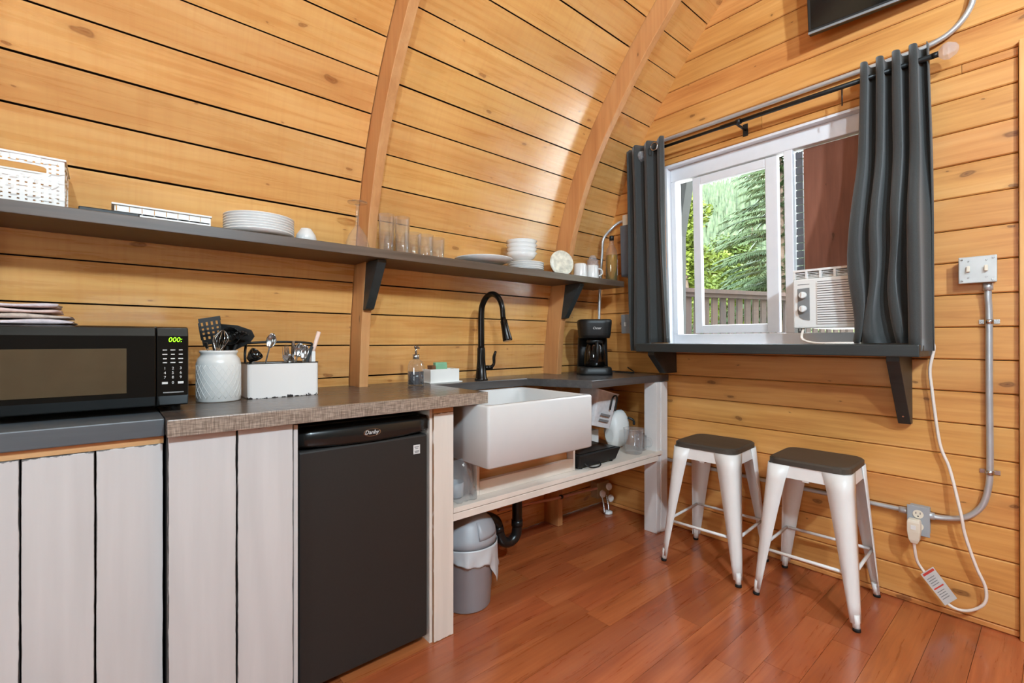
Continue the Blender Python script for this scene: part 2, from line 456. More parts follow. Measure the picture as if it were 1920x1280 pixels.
# ------------------------------------------------------------------ mesh helpers
class MB:
    def __init__(s):
        s.v = []
        s.f = []
        s.sm = []
    def add(s, vs, fs, smooth=False):
        o = len(s.v)
        s.v += [tuple(v) for v in vs]
        s.f += [tuple(i + o for i in f) for f in fs]
        s.sm += [smooth] * len(fs)
        return s
    def hexa(s, p):
        return s.add(p, [(0, 3, 2, 1), (4, 5, 6, 7), (0, 1, 5, 4), (1, 2, 6, 5), (2, 3, 7, 6), (3, 0, 4, 7)])
    def box(s, x0, x1, y0, y1, z0, z1, f=None):
        p = [(x0, y0, z0), (x1, y0, z0), (x1, y1, z0), (x0, y1, z0), (x0, y0, z1), (x1, y0, z1), (x1, y1, z1), (x0, y1, z1)]
        return s.hexa([f(*q) for q in p] if f else p)
    def ebox(s, y0, y1, z0, z1, o0, o1):
        """box on the window wall: y range, z range, offset into the room o0..o1"""
        p = [EW(y, z, o) for z in (z0, z1) for y, o in ((y0, o1), (y0, o0), (y1, o0), (y1, o1))]
        return s.hexa(p)
    def prism(s, pts, z0, z1, f=None, smooth=False):
        n = len(pts)
        vs = [(x, y, z0) for x, y in pts] + [(x, y, z1) for x, y in pts]
        if f:
            vs = [f(*q) for q in vs]
        s.add(vs, [tuple(range(n - 1, -1, -1)), tuple(range(n, 2 * n))])
        o = len(s.v) - 2 * n
        for i in range(n):
            j = (i + 1) % n
            s.f.append((o + i, o + j, o + n + j, o + n + i))
            s.sm.append(smooth)
        return s
    def loft(s, rings, cap0=True, cap1=True, closed=True, smooth=True):
        n = len(rings[0])
        o = len(s.v)
        for r in rings:
            s.v += [tuple(p) for p in r]
        for a in range(len(rings) - 1):
            for i in range(n if closed else n - 1):
                j = (i + 1) % n
                s.f.append((o + a * n + i, o + a * n + j, o + (a + 1) * n + j, o + (a + 1) * n + i))
                s.sm.append(smooth)
        if cap0:
            s.f.append(tuple(o + i for i in range(n - 1, -1, -1)))
            s.sm.append(False)
        if cap1:
            s.f.append(tuple(o + (len(rings) - 1) * n + i for i in range(n)))
            s.sm.append(False)
        return s
    def lathe(s, prof, c=(0, 0, 0), n=24, cap0=True, cap1=True, smooth=True, axis=None):
        R = Matrix.Identity(3)
        if axis is not None:
            R = Vector(axis).to_track_quat('Z', 'Y').to_matrix()
        c = Vector(c)
        rings = [[c + R @ Vector((r * math.cos(2 * PI * k / n), r * math.sin(2 * PI * k / n), z)) for k in range(n)] for r, z in prof]
        return s.loft(rings, cap0, cap1, True, smooth)
    def cyl(s, p0, p1, r0, r1=None, n=16):
        p0 = Vector(p0)
        d = Vector(p1) - p0
        return s.lathe([(r0, 0), (r0 if r1 is None else r1, d.length)], p0, n, axis=d.normalized())
    def tube(s, pts, r, n=10, smoothsub=0, caps=True):
        pts = [Vector(p) for p in pts]
        if smoothsub:
            pts = catmull(pts, smoothsub)
        m = len(pts)
        rr = r if isinstance(r, (list, tuple)) else None
        rings = []
        up = None
        for i, p in enumerate(pts):
            t = (pts[min(i + 1, m - 1)] - pts[max(i - 1, 0)]).normalized()
            if up is None:
                up = Vector((0, 0, 1)) if abs(t.z) < 0.9 else Vector((1, 0, 0))
            a = t.cross(up).normalized()
            up = a.cross(t).normalized()
            if rr:
                q = i / (m - 1) * (len(rr) - 1)
                k = min(int(q), len(rr) - 2)
                ra = rr[k] + (rr[k + 1] - rr[k]) * (q - k)
            else:
                ra = r
            rings.append([p + (a * math.cos(2 * PI * k / n) + up * math.sin(2 * PI * k / n)) * ra for k in range(n)])
        return s.loft(rings, caps, caps)
    def build(s, name, mat, parent=None, loc=None, bevel=0.0, seg=2, solid=0.0, sub=0, kind=None):
        me = bpy.data.meshes.new(name)
        if parent is not None:
            org = parent['_o']
        else:
            org = loc if loc is not None else (0, 0, 0)
        org = Vector(org)
        me.from_pydata([Vector(v) - org for v in s.v], [], s.f)
        me.polygons.foreach_set('use_smooth', s.sm)
        me.materials.append(M[mat] if isinstance(mat, str) else mat)
        bm = bmesh.new()
        bm.from_mesh(me)
        bmesh.ops.recalc_face_normals(bm, faces=bm.faces)
        bm.to_mesh(me)
        bm.free()
        o = bpy.data.objects.new(name, me)
        COL.objects.link(o)
        o['_o'] = tuple(org)
        if parent is not None:
            o.parent = parent
        else:
            o.location = org
        if sub:
            q = o.modifiers.new('subsurf', 'SUBSURF')
            q.levels = q.render_levels = sub
        if solid:
            q = o.modifiers.new('solid', 'SOLIDIFY')
            q.thickness = solid
            q.offset = 0
        if bevel:
            q = o.modifiers.new('bevel', 'BEVEL')
            q.width = bevel
            q.segments = seg
            q.limit_method = 'ANGLE'
            q.angle_limit = 0.6
        if kind:
            o['kind'] = kind
        return o

def catmull(p, k):
    out = []
    n = len(p)
    for i in range(n - 1):
        a, b, c, d = p[max(i - 1, 0)], p[i], p[i + 1], p[min(i + 2, n - 1)]
        for j in range(k):
            t = j / k
            out.append(0.5 * ((2 * b) + (c - a) * t + (2 * a - 5 * b + 4 * c - d) * t * t + (3 * b - a - 3 * c + d) * t ** 3))
    out.append(p[-1])
    return out

def thing(name, label, cat, loc, group=None):
    o = bpy.data.objects.new(name, None)
    o.empty_display_size = 0.05
    COL.objects.link(o)
    o.location = loc
    o['_o'] = tuple(loc)
    return tag(o, label, cat, group)

def tag(o, label, cat, group=None):
    o['label'] = label
    o['category'] = cat
    if group:
        o['group'] = group
    return o

def struct(o, label=None):
    o['kind'] = 'structure'
    if label:
        o['label'] = label
    return o

def copy_tree(o, parent=None):
    c = o.copy()
    COL.objects.link(c)
    c.parent = parent
    for ch in list(o.children):
        copy_tree(ch, c)
    return c

def B():
    return MB()

def text(body, size, mat, parent, origin, xdir, updir, name='lettering', align='CENTER', shear=0.0):
    cu = bpy.data.curves.new('tmp', 'FONT')
    cu.body = body
    cu.size = size
    cu.align_x = align
    cu.align_y = 'CENTER'
    cu.shear = shear
    cu.extrude = 0.0004
    cu.resolution_u = 3
    ob = bpy.data.objects.new('tmp', cu)
    COL.objects.link(ob)
    dg = bpy.context.evaluated_depsgraph_get()
    me = bpy.data.meshes.new_from_object(ob.evaluated_get(dg))
    bpy.data.objects.remove(ob)
    X = Vector(xdir).normalized()
    U = Vector(updir).normalized()
    N_ = X.cross(U)
    org = Vector(origin) - Vector(parent['_o'])
    for v in me.vertices:
        v.co = org + X * v.co.x + U * v.co.y + N_ * v.co.z
    me.materials.clear()
    me.materials.append(M[mat])
    o = bpy.data.objects.new(name, me)
    o['_o'] = parent['_o']
    COL.objects.link(o)
    o.parent = parent
    return o

def rrect(w, h, r, n=5, cx=0, cy=0):
    pts = []
    for sx, sy, a0 in ((1, 1, 0), (-1, 1, 90), (-1, -1, 180), (1, -1, 270)):
        for k in range(n + 1):
            a = math.radians(a0 + 90 * k / n)
            pts.append((cx + sx * (w / 2 - r) + r * math.cos(a), cy + sy * (h / 2 - r) + r * math.sin(a)))
    return pts

# ------------------------------------------------------------------ the room
PZ = [0, .93, 1.17, 1.43, 1.67, 1.80, 1.93, 2.06, 2.19, 2.31, 2.42, 2.53, 2.64, 2.745]
PY = [2.07, 2.08, 2.06, 2.015, 1.975, 1.935, 1.89, 1.833, 1.762, 1.685, 1.605, 1.52, 1.43, 1.33]
YC, ZC, RR = -0.5, 1.04, 2.5
def wall_y(z):
    if z >= PZ[-1]:
        return YC + math.sqrt(max(0, RR * RR - (z - ZC) ** 2))
    for i in range(len(PZ) - 1):
        if z <= PZ[i + 1]:
            t = (z - PZ[i]) / (PZ[i + 1] - PZ[i])
            return PY[i] + (PY[i + 1] - PY[i]) * t
def EW(y, z, o=0.0):
    return (2.585 - 0.04 * z - o, y, z)
XB = -2.7          # wall behind the camera
SEAM = [0.0, .13, .27, .405, .54, .68, .815, .95, 1.09, 1.23, 1.365, 1.508, 1.645, 1.785, 1.914, 2.04, 2.165, 2.285, 2.40, 2.512, 2.62, 2.725, 2.825, 2.92, 3.01, 3.09, 3.17, 3.24, 3.30, 3.36, 3.41, 3.45, 3.49, 3.52, 3.54]
RIBX = [-1.605, -0.385, 0.825, 2.045]
RW = 0.04

# backing shell of the curved side wall (seen only as the dark joints)
b = B()
prof = [(wall_y(z) + 0.03, z) for z in [0] + [0.06 * k for k in range(1, 58)] + [3.46, 3.50, 3.53]] + [(YC, 3.575)]
for x0, x1 in ((XB - 0.05, 2.68),):
    rings = []
    for y, z in prof:
        rings.append([(x0, y, z), (x1, y, z), (x1, y + 0.05, z + 0.05), (x0, y + 0.05, z + 0.05)])
    b.loft(rings, smooth=False)
wall_left = struct(b.build('wall_left', 'backing'))
# boards of the curved wall, bay by bay
bays = [(-1.565, -0.388), (-0.342, 0.822), (0.868, 2.042), (2.088, 2.60)]
for bi, (x0, x1) in enumerate(bays):
    for k in range(len(SEAM) - 1):
        za, zb = SEAM[k], SEAM[k + 1]
        if za > 3.3:
            continue
        pa, pb = Vector((0, wall_y(za), za)), Vector((0, wall_y(zb), zb))
        d = (pb - pa)
        L = d.length
        d.normalize()
        nrm = Vector((0, -d.z, d.y))   # into the room
        g = random.choice([0.002, 0.0025, 0.003, 0.0035])
        pr = random.uniform(-0.0015, 0.0015)
        mb = B().box(-(x1 - x0) / 2, (x1 - x0) / 2, -0.02, 0.0, -L / 2 + g, L / 2 - g)
        o = mb.build('plank', 'pine')
        o.parent = wall_left
        mid = (pa + pb) / 2 + nrm * pr
        x = (x0 + x1) / 2
        Rm = Matrix(((1, 0, 0), (0, nrm.y, d.y), (0, nrm.z, d.z))).to_4x4()
        o.matrix_local = Matrix.Translation((x, mid.y, mid.z)) @ Rm
# ribs
def rib_pts(z, dep):
    e = 0.14
    z2 = min(z, 3.38)
    dy = wall_y(z2 + e) - wall_y(max(0, z2 - e))
    t = Vector((0, dy, 2 * e if z2 > e else e + z2)).normalized()
    n = Vector((0, -t.z, t.y))
    return Vector((0, wall_y(z2), z2)) + n * dep
zs = [0, 0.3, 0.6, 0.93] + [0.93 + 0.085 * k for k in range(1, 30)]
for xr in RIBX:
    rings = []
    for z in zs:
        a_ = rib_pts(z, -0.02)
        c_ = rib_pts(z, 0.112)
        rings.append([(xr, a_.y, a_.z), (xr + RW, a_.y, a_.z), (xr + RW, c_.y, c_.z), (xr, c_.y, c_.z)])
    B().loft(rings, smooth=False).build('rib', 'rib', wall_left, bevel=0.003)

# opposite half of the barrel and the wall behind the camera (with a window)
b = B()
rings = []
for y, z in prof:
    ym = 2 * YC - y
    rings.append([(XB - 0.05, ym, z), (2.68, ym, z), (2.68, ym - 0.05, z + 0.05), (XB - 0.05, ym - 0.05, z + 0.05)])
b.loft(rings, smooth=False)
struct(b.build('wall_opposite', 'shell'))
b = B()
def backpoly(y0, y1, z0, z1):
    b.box(XB - 0.1, XB, y0, y1, z0, z1)
backpoly(-3.15, -1.1, 0, 3.6)
backpoly(0.1, 2.15, 0, 3.6)
backpoly(-1.1, 0.1, 2.0, 3.6)
backpoly(-1.1, 0.1, 0.0, 1.0)
struct(b.build('wall_back', 'shell'))
gd = struct(thing('window_2', '', '', (XB - 0.05, -0.5, 1.0)))
del gd['label'], gd['category']
for y0, y1 in ((-1.1, -1.05), (-0.525, -0.475), (0.05, 0.1)):
    B().box(XB - 0.08, XB - 0.03, y0, y1, 1.0, 2.0).build('window_stile', 'white_frame', gd)
for y0, y1 in ((-1.05, -0.525), (-0.475, 0.05)):
    B().box(XB - 0.058, XB - 0.052, y0, y1, 1.0, 2.0).build('pane', 'glass', gd)

# floor: base slab and oak strips running along the counter
fl = struct(B().box(XB - 0.05, 2.66, -3.1, 2.12, -0.06, -0.012).build('floor', 'backing'))
W_F = 0.118
y = 2.09
row = 0
while y > -0.95:
    x = XB + random.uniform(0, 0.5) - 0.6
    while x < 2.59:
        L = random.choice([0.42, 0.6, 0.75, 0.9, 1.1, 1.2])
        xa, xb = max(x, XB), min(x + L, 2.6)
        if xb - xa > 0.03 and not (xb < -0.2):
            B().box(xa + 0.0006, xb - 0.0006, y - W_F + 0.0006, y - 0.0006, -0.014, random.uniform(-0.0006, 0)).build('floor_board', 'floor', fl)
        x += L
    y -= W_F
    row += 1
fb = B().box(XB, -0.2, -0.97, 2.09, -0.014, -0.0005)
fb.box(XB, 2.58, -3.1, -0.97, -0.014, -0.0005)
fb.build('floor_rest', 'floor', fl)

# window wall: backing with the window and door openings, boards in front
WY0, WY1, WZ0, WZ1 = 0.38, 1.53, 1.06, 2.14
DY0, DY1 = -0.92, 0.06
b = B()
for y0, y1, z0, z1 in ((WY1, 2.3, 0, 3.7), (DY1 + 0.03, WY0, 0, 3.7), (WY0, WY1, 0, WZ0), (WY0, WY1, WZ1, 3.7), (-3.2, DY0 - 0.03, 0, 3.7), (DY0 - 0.03, DY1 + 0.03, 2.12, 3.7)):
    b.ebox(y0, y1, z0, z1, -0.12, -0.021)
wall_right = struct(b.build('wall_right', 'backing'))
PH = 0.1265
def eboard(y0, y1, z0, z1):
    g = 0.0014
    pr = random.uniform(-0.001, 0.001)
    if y1 - y0 < 0.01:
        return
    mb = B()
    mb.v = []
    # slight eased edges so that the joints read as v-grooves
    e = 0.004
    p = []
    for zz, oo in ((z0 + g, -0.02), (z0 + g, pr - e), (z0 + g + e, pr), (z1 - g - e, pr), (z1 - g, pr - e), (z1 - g, -0.02)):
        p.append((zz, oo))
    mb.loft([[EW(yy, zz, oo) for zz, oo in p] for yy in (y0 + 0.0008, y1 - 0.0008)], smooth=False)
    mb.build('plank', 'cedar', wall_right)
k = 0
z = -0.1015
JOINT = {15: [0.36], 16: [0.86], 17: [0.52, 0.25], 18: [0.98], 4: [1.5], 9: []}
while z < 3.5:
    z0, z1 = max(z, 0.0), z + PH
    if z1 > 0.02:
        zt = max(min(z0, 3.5), 0)
        yr = wall_y(zt) + 0.0
        def split(a, c, zz0, zz1):
            cuts = [q for q in JOINT.get(k, []) if a + 0.05 < q < c - 0.05]
            ed = [a] + sorted(cuts) + [c]
            for i in range(len(ed) - 1):
                eboard(ed[i], ed[i + 1], zz0, zz1)
        ylo = DY1 + 0.0415 if z0 < 2.12 else -1.0
        ymin = 2 * YC - yr
        if z0 < WZ0 < z1:
            eboard(ylo, WY0, z0, z1)
            eboard(WY0, WY1, z0, WZ0 - 0.006)
            eboard(WY1, yr, z0, z1)
        elif z0 >= WZ0 and z1 <= WZ1:
            eboard(ylo, WY0, z0, z1)
            eboard(WY1, yr, z0, z1)
        elif z0 < WZ1 < z1:
            eboard(ylo, WY0, z0, WZ1)
            eboard(WY1, yr, z0, WZ1)
            split(ylo, yr, WZ1, z1)
        else:
            split(ylo, yr, z0, z1)
    z += PH
    k += 1
b = B()
b.ebox(-3.1, DY0 - 0.05, 0, 3.5, -0.02, 0.0)
b.ebox(-1.9, -1.0, 2.12, 3.4, -0.02, 0.0)
b.build('plank_field', 'cedar', wall_right)
# head, sill and jamb lining of the window opening
b = B()
b.ebox(WY0, WY1, WZ1 - 0.012, WZ1, -0.12, -0.004)
b.ebox(WY0, WY0 + 0.012, WZ0, WZ1, -0.12, -0.004)
b.ebox(WY1 - 0.012, WY1, WZ0, WZ1, -0.12, -0.004)
b.ebox(WY0, WY1, WZ0, WZ0 + 0.03, -0.12, -0.004)
b.build('window_lining', 'white_frame', wall_right)
# door at the right edge with its casing
dr = struct(B().ebox(DY0 + 0.001, DY1 - 0.001, 0.001, 2.119, -0.07, -0.025).build('door_1', 'trimwood'))
b = B()
for y0, y1, z0, z1 in ((DY1 - 0.02, DY1 + 0.035, 0, 2.12), (DY0 - 0.035, DY0 + 0.02, 0, 2.12), (DY0 - 0.03, DY1 + 0.03, 2.09, 2.13)):
    b.ebox(y0, y1, z0, z1, -0.115, -0.072)
b.build('door_jamb', 'trimwood', wall_right)
for i in range(6):
    ya = DY0 + 0.01 + i * (DY1 - DY0 - 0.02) / 6
    B().ebox(ya + 0.002, ya + (DY1 - DY0 - 0.02) / 6 - 0.002, 0.004, 2.115, -0.0248, -0.012).build('door_board', 'trimwood', dr)
B().cyl(EW(DY0 + 0.08, 1.0, -0.025), EW(DY0 + 0.08, 1.0, 0.035), 0.025).build('door_knob', 'steel', dr)
tr = B()
tr.ebox(DY1, DY1 + 0.04, 0.0, 2.19, -0.02, 0.022)
tr.ebox(DY0 - 0.05, DY0, 0.0, 2.19, -0.02, 0.022)
tr.ebox(DY0, DY1, 2.12, 2.19, -0.02, 0.022)
struct(tr.build('trim_1', 'trimwood', bevel=0.003))

# ------------------------------------------------------------------ window
win = struct(thing('window_1', '', '', EW(0.95, WZ0 + 0.03, -0.08)))
del win['label'], win['category']
FY0, FY1, FZ0, FZ1 = WY0 + 0.012, WY1 - 0.012, 1.09, WZ1 - 0.012
for nm, y0, y1, z0, z1 in (('frame_bottom', FY0, FY1, FZ0, 1.15), ('frame_top', FY0, FY1, 2.05, FZ1), ('frame_side', FY1 - 0.03, FY1, 1.15, 2.05), ('frame_side', FY0, FY0 + 0.03, 1.15, 2.05), ('frame_post', 0.86, 0.9, 1.15, 2.05)):
    B().ebox(y0, y1, z0, z1, -0.11, -0.045).build(nm, 'white_frame', win, bevel=0.004)
sash = B()
for y0, y1, z0, z1 in ((1.341, 1.386, 1.155, 2.045), (0.932, 0.992, 1.155, 2.045), (0.992, 1.341, 1.155, 1.20), (0.992, 1.341, 2.0, 2.045)):
    sash.ebox(y0, y1, z0, z1, -0.085, -0.055)
sash = sash.build('sash', 'white_frame', win, bevel=0.004)
B().ebox(0.99, 1.343, 1.198, 2.002, -0.072, -0.068).build('pane', 'glass', sash)
B().ebox(0.41, 0.86, 1.15, 2.05, -0.101, -0.097).build('pane', 'glass', win)
# stained panel that fills the right half above the air conditioner, and its filler strip
tag(B().ebox(0.415, 0.822, 1.44, 2.045, -0.094, -0.078).build('window_infill_panel', 'redpanel', loc=EW(0.6, 1.44, -0.09)), 'red-brown stained wood panel filling the window above the air conditioner', 'panel')
fs = B()
for i in range(24):
    z0 = 1.15 + i * 0.0372
    fs.ebox(0.826, 0.857, z0, z0 + 0.033, -0.09, -0.078)
tag(fs.build('filler_strip', 'panelgrey', loc=EW(0.84, 1.15, -0.085)), 'grey pleated filler strip between the window post and the stained panel', 'filler strip')

# ------------------------------------------------------------------ window bar with brackets
bar = thing('window_bar', 'charcoal wooden breakfast bar under the window, on two brackets', 'shelf', EW(0.95, 1.05, 0.14))
B().ebox(0.34, 1.565, 1.05, 1.096, 0.001, 0.28).build('board', 'charcoal', bar, bevel=0.004)
def bracket(y0, y1, zt, zb, d_top, d_bot):
    mb = B()
    rings = []
    for yy in (y0, y1):
        rings.append([EW(yy, zt, 0.001), EW(yy, zt, d_top), EW(yy, zt - 0.02, d_top), EW(yy, zb, d_bot), EW(yy, zb, 0.001)])
    mb.loft(rings, smooth=False)
    o = mb.build('bracket', 'charcoal', bar, bevel=0.002)
    return o
o = bracket(0.405, 0.447, 1.05, 0.765, 0.235, 0.035)
B().lathe([(0.004, 0), (0.004, 0.002)], EW(0.426, 0.80, 0.06), 10, axis=(-1, 0, -0.3)).build('screw', 'steel', o)
bracket(1.475, 1.517, 1.05, 0.925, 0.235, 0.12)

# ------------------------------------------------------------------ curtains and rods
def curtain(name, label, ytop, ybot, ztop, zbot, npl, amp_t, amp_b, base_off, lean=None, n=90, m=22):
    mb = B()
    rings = []
    for j in range(m + 1):
        v = j / m
        z = ztop + (zbot - ztop) * v
        ring = []
        for i in range(n + 1):
            s_ = i / n
            y0 = ytop[0] + (ybot[0] - ytop[0]) * v ** 1.3
            y1 = ytop[1] + (ybot[1] - ytop[1]) * v ** 1.3
            ph = 2 * PI * npl * s_
            amp = amp_t + (amp_b - amp_t) * v
            w = math.sin(ph)
            w = math.copysign(abs(w) ** 0.7, w)
            yy = y0 + (y1 - y0) * s_ + 0.006 * math.sin(ph * 2 + 1) + 0.008 * v * math.sin(ph * 0.7 + 3 * v)
            oo = base_off + amp * w + 0.012 * v * math.sin(5 * s_ + 4 * v)
            zz = z
            if lean:
                yy, zz, oo = lean(s_, v, yy, zz, oo)
            if j == 0:
                zz += 0.008 * math.cos(ph)
            ring.append(EW(yy, zz, max(oo, 0.03)))
        rings.append(ring)
    mb.loft(rings, False, False, False)
    t = thing(name, label, 'curtain', EW((ytop[0] + ytop[1]) / 2, zbot, base_off))
    mb.build('fabric', 'curtain', t, solid=0.0025)
    return t
def leanR(s_, v, yy, zz, oo):
    # left part is bunched up on the bar, right part falls past its end
    w0 = min(1, max(0, (v - 0.3) / 0.3))
    w0 = w0 * w0 * (3 - 2 * w0)
    oo += 0.085 * w0 * min(1, (1 - s_) * 5)
    if v > 0.55:
        q = (v - 0.55) / 0.45
        if s_ < 0.72:
            oo += 0.035 * q * (0.5 + 0.5 * math.sin(7 * s_))
            yy += 0.018 * q * math.sin(9 * s_ + 6 * q) - 0.03 * q * q * (0.72 - s_)
            zz = max(zz, 1.1005) if oo < 0.285 else zz
        else:
            oo += 0.05 * q
            zz -= 0.02 * q
    return yy, zz, oo
ctr = curtain('curtain', 'charcoal curtain bunched on the right of the window, hem resting on the bar', (0.545, 0.335), (0.585, 0.305), 2.262, 1.092, 4, 0.036, 0.03, 0.085, leanR)
def leanL(s_, v, yy, zz, oo):
    q = max(0, (v - 0.6) / 0.4)
    if s_ < 0.45:
        oo += 0.05 * q * (1 - s_ / 0.45)
        yy -= 0.03 * q * (1 - s_ / 0.45)
    if yy > 1.575:
        zz -= 0.03 * q
    else:
        zz = max(zz, 1.1)
    return yy, zz, oo
ctl = curtain('curtain', 'charcoal curtain hanging to the left of the window beside the shelf', (1.462, 1.715), (1.455, 1.72), 2.262, 1.08, 3.0, 0.03, 0.03, 0.10, leanL)
# grommet ring at the leading edge of the left curtain
gr = B()
rg = []
for k in range(20):
    a = 2 * PI * k / 20
    c_ = EW(1.505 + 0.021 * math.cos(a), 2.212 + 0.021 * math.sin(a), 0.142)
    rg.append([(c_[0] + 0.004 * math.cos(q), c_[1] + 0.004 * math.sin(q) * math.cos(a), c_[2] + 0.004 * math.sin(q) * math.sin(a)) for q in (0, PI / 2, PI, 3 * PI / 2)])
rg.append(rg[0])
gr.loft(rg, False, False)
gr.build('grommet', 'steel', ctl)

rod = thing('curtain_rod', 'black curtain rod with crystal ends above the window', 'curtain rod', EW(0.95, 2.2, 0.0))
B().cyl(EW(1.58, 2.218, 0.085), EW(0.325, 2.205, 0.085), 0.0085).build('pole', 'black', rod)
B().cyl(EW(1.15, 2.2138, 0.085), EW(0.325, 2.205, 0.085), 0.0105).build('pole_sleeve', 'black', rod)
for yy in (1.06,):
    q = B().cyl(EW(yy, 2.195, 0.0), EW(yy, 2.195, 0.088), 0.006)
    q.ebox(yy - 0.012, yy + 0.012, 2.165, 2.225, 0.0, 0.005)
    q.lathe([(0.014, -0.012), (0.014, 0.012)], EW(yy, 2.212, 0.085), 12, axis=(0, 1, 0))
    q.build('bracket', 'black', rod)
q = B().cyl(EW(0.62, 2.13, 0.08), EW(0.62, 2.21, 0.08), 0.0025)
q.build('wand', 'black', rod)
def crystal(yc):
    mb = B()
    s_ = -1 if yc < 1 else 1
    mb.cyl(EW(yc, 2.206, 0.085), EW(yc + 0.018 * s_, 2.206, 0.085), 0.011)
    mb.build('finial_collar', 'black', rod)
    mb = B()
    mb.lathe([(0.012, 0), (0.03, 0.016), (0.033, 0.03), (0.022, 0.05), (0.008, 0.058)], EW(yc + 0.018 * s_, 2.206, 0.085), 8, axis=(0, s_, 0), smooth=False)
    mb.build('finial', 'crystal', rod)
crystal(0.325)
crystal(1.58)

# bent conduit running above the curtain rod
cp = [EW(1.60, 2.283, 0.022)] + [EW(y_, 2.281 - 0.004 * (1.6 - y_), 0.022) for y_ in (1.2, 0.8, 0.42)] + [EW(0.345, 2.279, 0.022), EW(0.28, 2.30, 0.022), EW(0.232, 2.35, 0.022), EW(0.212, 2.42, 0.022), EW(0.21, 2.55, 0.022), EW(0.21, 2.9, 0.022)]
tag(B().tube(cp, 0.0105, 12, 6).build('conduit', 'emt', loc=EW(1.0, 2.28, 0)), 'bent silver conduit running above the curtain rod and curving upward', 'conduit')

# ------------------------------------------------------------------ television
tv = thing('television', 'black flat television mounted high above the window', 'television', EW(0.35, 2.48, 0.1))
cA = Vector(EW(0.735, 2.475, 0.115))
dirR = Vector((0.115, -1, 0)).normalized()      # along the lower edge to the right
upT = Vector((-0.09, 0.01, 1)).normalized()
nrT = dirR.cross(upT).normalized()
if nrT.x > 0:
    nrT = -nrT
def TVP(a, c, d):
    return cA + dirR * a + upT * c + nrT * d
def tvbox(a0, a1, c0, c1, d0, d1):
    return B().hexa([TVP(a, c, d) for c in (c0, c1) for a, d in ((a0, d0), (a1, d0), (a1, d1), (a0, d1))])
tvbox(0, 0.75, 0, 0.44, 0.0, -0.035).build('casing', 'black', tv, bevel=0.003)
tvbox(0.012, 0.738, 0.016, 0.43, 0.0004, 0.0015).build('screen', 'tvscreen', tv)
tvbox(0.0, 0.75, -0.003, 0.006, -0.004, 0.002).build('lower_bezel', 'acgrey', tv)
q = tvbox(0.28, 0.48, 0.10, 0.32, -0.035, -0.045)
q.ebox(0.27, 0.45, 2.56, 2.8, 0.0, 0.02)
q.build('wall_mount', 'black', tv)

# ------------------------------------------------------------------ window air conditioner
ac = thing('air_conditioner', 'white window air conditioner with two knobs in the right half of the window', 'air conditioner', EW(0.6, 1.165, 0.05))
B().ebox(0.425, 0.805, 1.172, 1.405, -0.45, 0.105).build('case', 'white_pl', ac, bevel=0.006)
B().ebox(0.42, 0.81, 1.168, 1.392, 0.105, 0.122).build('front_panel', 'white_pl', ac, bevel=0.006)
vt = B()
vt.ebox(0.42, 0.81, 1.424, 1.434, 0.0, 0.122)
for yy in (0.42, 0.475, 0.53, 0.585, 0.64, 0.695, 0.75, 0.80):
    vt.ebox(yy, yy + 0.01, 1.392, 1.426, 0.07, 0.121)
vent = vt.build('air_outlet', 'white_pl', ac, bevel=0.001)
B().ebox(0.425, 0.805, 1.392, 1.424, 0.0, 0.088).build('outlet_recess', 'acdark', vent)
for i in range(4):
    B().ebox(0.43, 0.80, 1.396 + i * 0.007, 1.3985 + i * 0.007, 0.09, 0.115).build('louvre', 'white_pl', vent)
gq = B().ebox(0.43, 0.712, 1.186, 1.376, 0.122, 0.1226)
gq = gq.build('intake_grille', 'acdark', ac)
for i in range(18):
    z0 = 1.187 + i * 0.0105
    B().ebox(0.43, 0.712, z0, z0 + 0.0072, 0.1227, 0.127).build('slat', 'white_pl', gq)
cpn = B()
pts = [(0.742, 1.35), (0.79, 1.348), (0.79, 1.235), (0.783, 1.218), (0.768, 1.208), (0.742, 1.203)]
cpn.loft([[EW(y_, z_, oo) for y_, z_ in pts] for oo in (0.122, 0.1245)], smooth=False)
cpn = cpn.build('control_panel', 'acgrey', ac)
for zz in (1.318, 1.256):
    kb = B().lathe([(0.0155, 0), (0.0155, 0.012), (0.013, 0.018)], EW(0.767, zz, 0.1245), 18, axis=(-1, 0, -0.04))
    kb.ebox(0.7645, 0.7695, zz - 0.014, zz + 0.014, 0.14, 0.148)
    kb.build('knob', 'white_pl', cpn, bevel=0.001)
B().ebox(0.742, 0.79, 1.365, 1.368, 0.122, 0.1232).build('nameplate', 'acgrey', ac)
ft = B().cyl(EW(0.79, 1.155, 0.1), EW(0.79, 1.172, 0.1), 0.004)
ft.build('drain_spout', 'white_pl', ac)
# power cord leaving the AC, crossing the bar, hanging to the outlet
cordp = [EW(0.775, 1.166, 0.10), EW(0.765, 1.12, 0.15), EW(0.70, 1.101, 0.20), EW(0.6, 1.101, 0.22), EW(0.45, 1.101, 0.12), EW(0.36, 1.102, 0.05), EW(0.332, 1.09, 0.035), EW(0.345, 1.0, 0.03), EW(0.34, 0.914, 0.028), EW(0.318, 0.702, 0.026), EW(0.288, 0.601, 0.028), EW(0.255, 0.44, 0.05), EW(0.244, 0.359, 0.045), EW(0.215, 0.243, 0.035), EW(0.189, 0.165, 0.03), EW(0.195, 0.10, 0.03), EW(0.246, 0.055, 0.035), EW(0.300, 0.068, 0.04), EW(0.364, 0.165, 0.045), EW(0.386, 0.205, 0.05), EW(0.392, 0.262, 0.065), EW(0.392, 0.30, 0.075)]
cordt = thing('power_cord', 'white air-conditioner power cord hanging down the wall to the outlet', 'cord', EW(0.24, 0.05, 0.03))
B().tube(cordp, 0.0055, 10, 6).build('cable', 'cord', cordt)
pl = B()
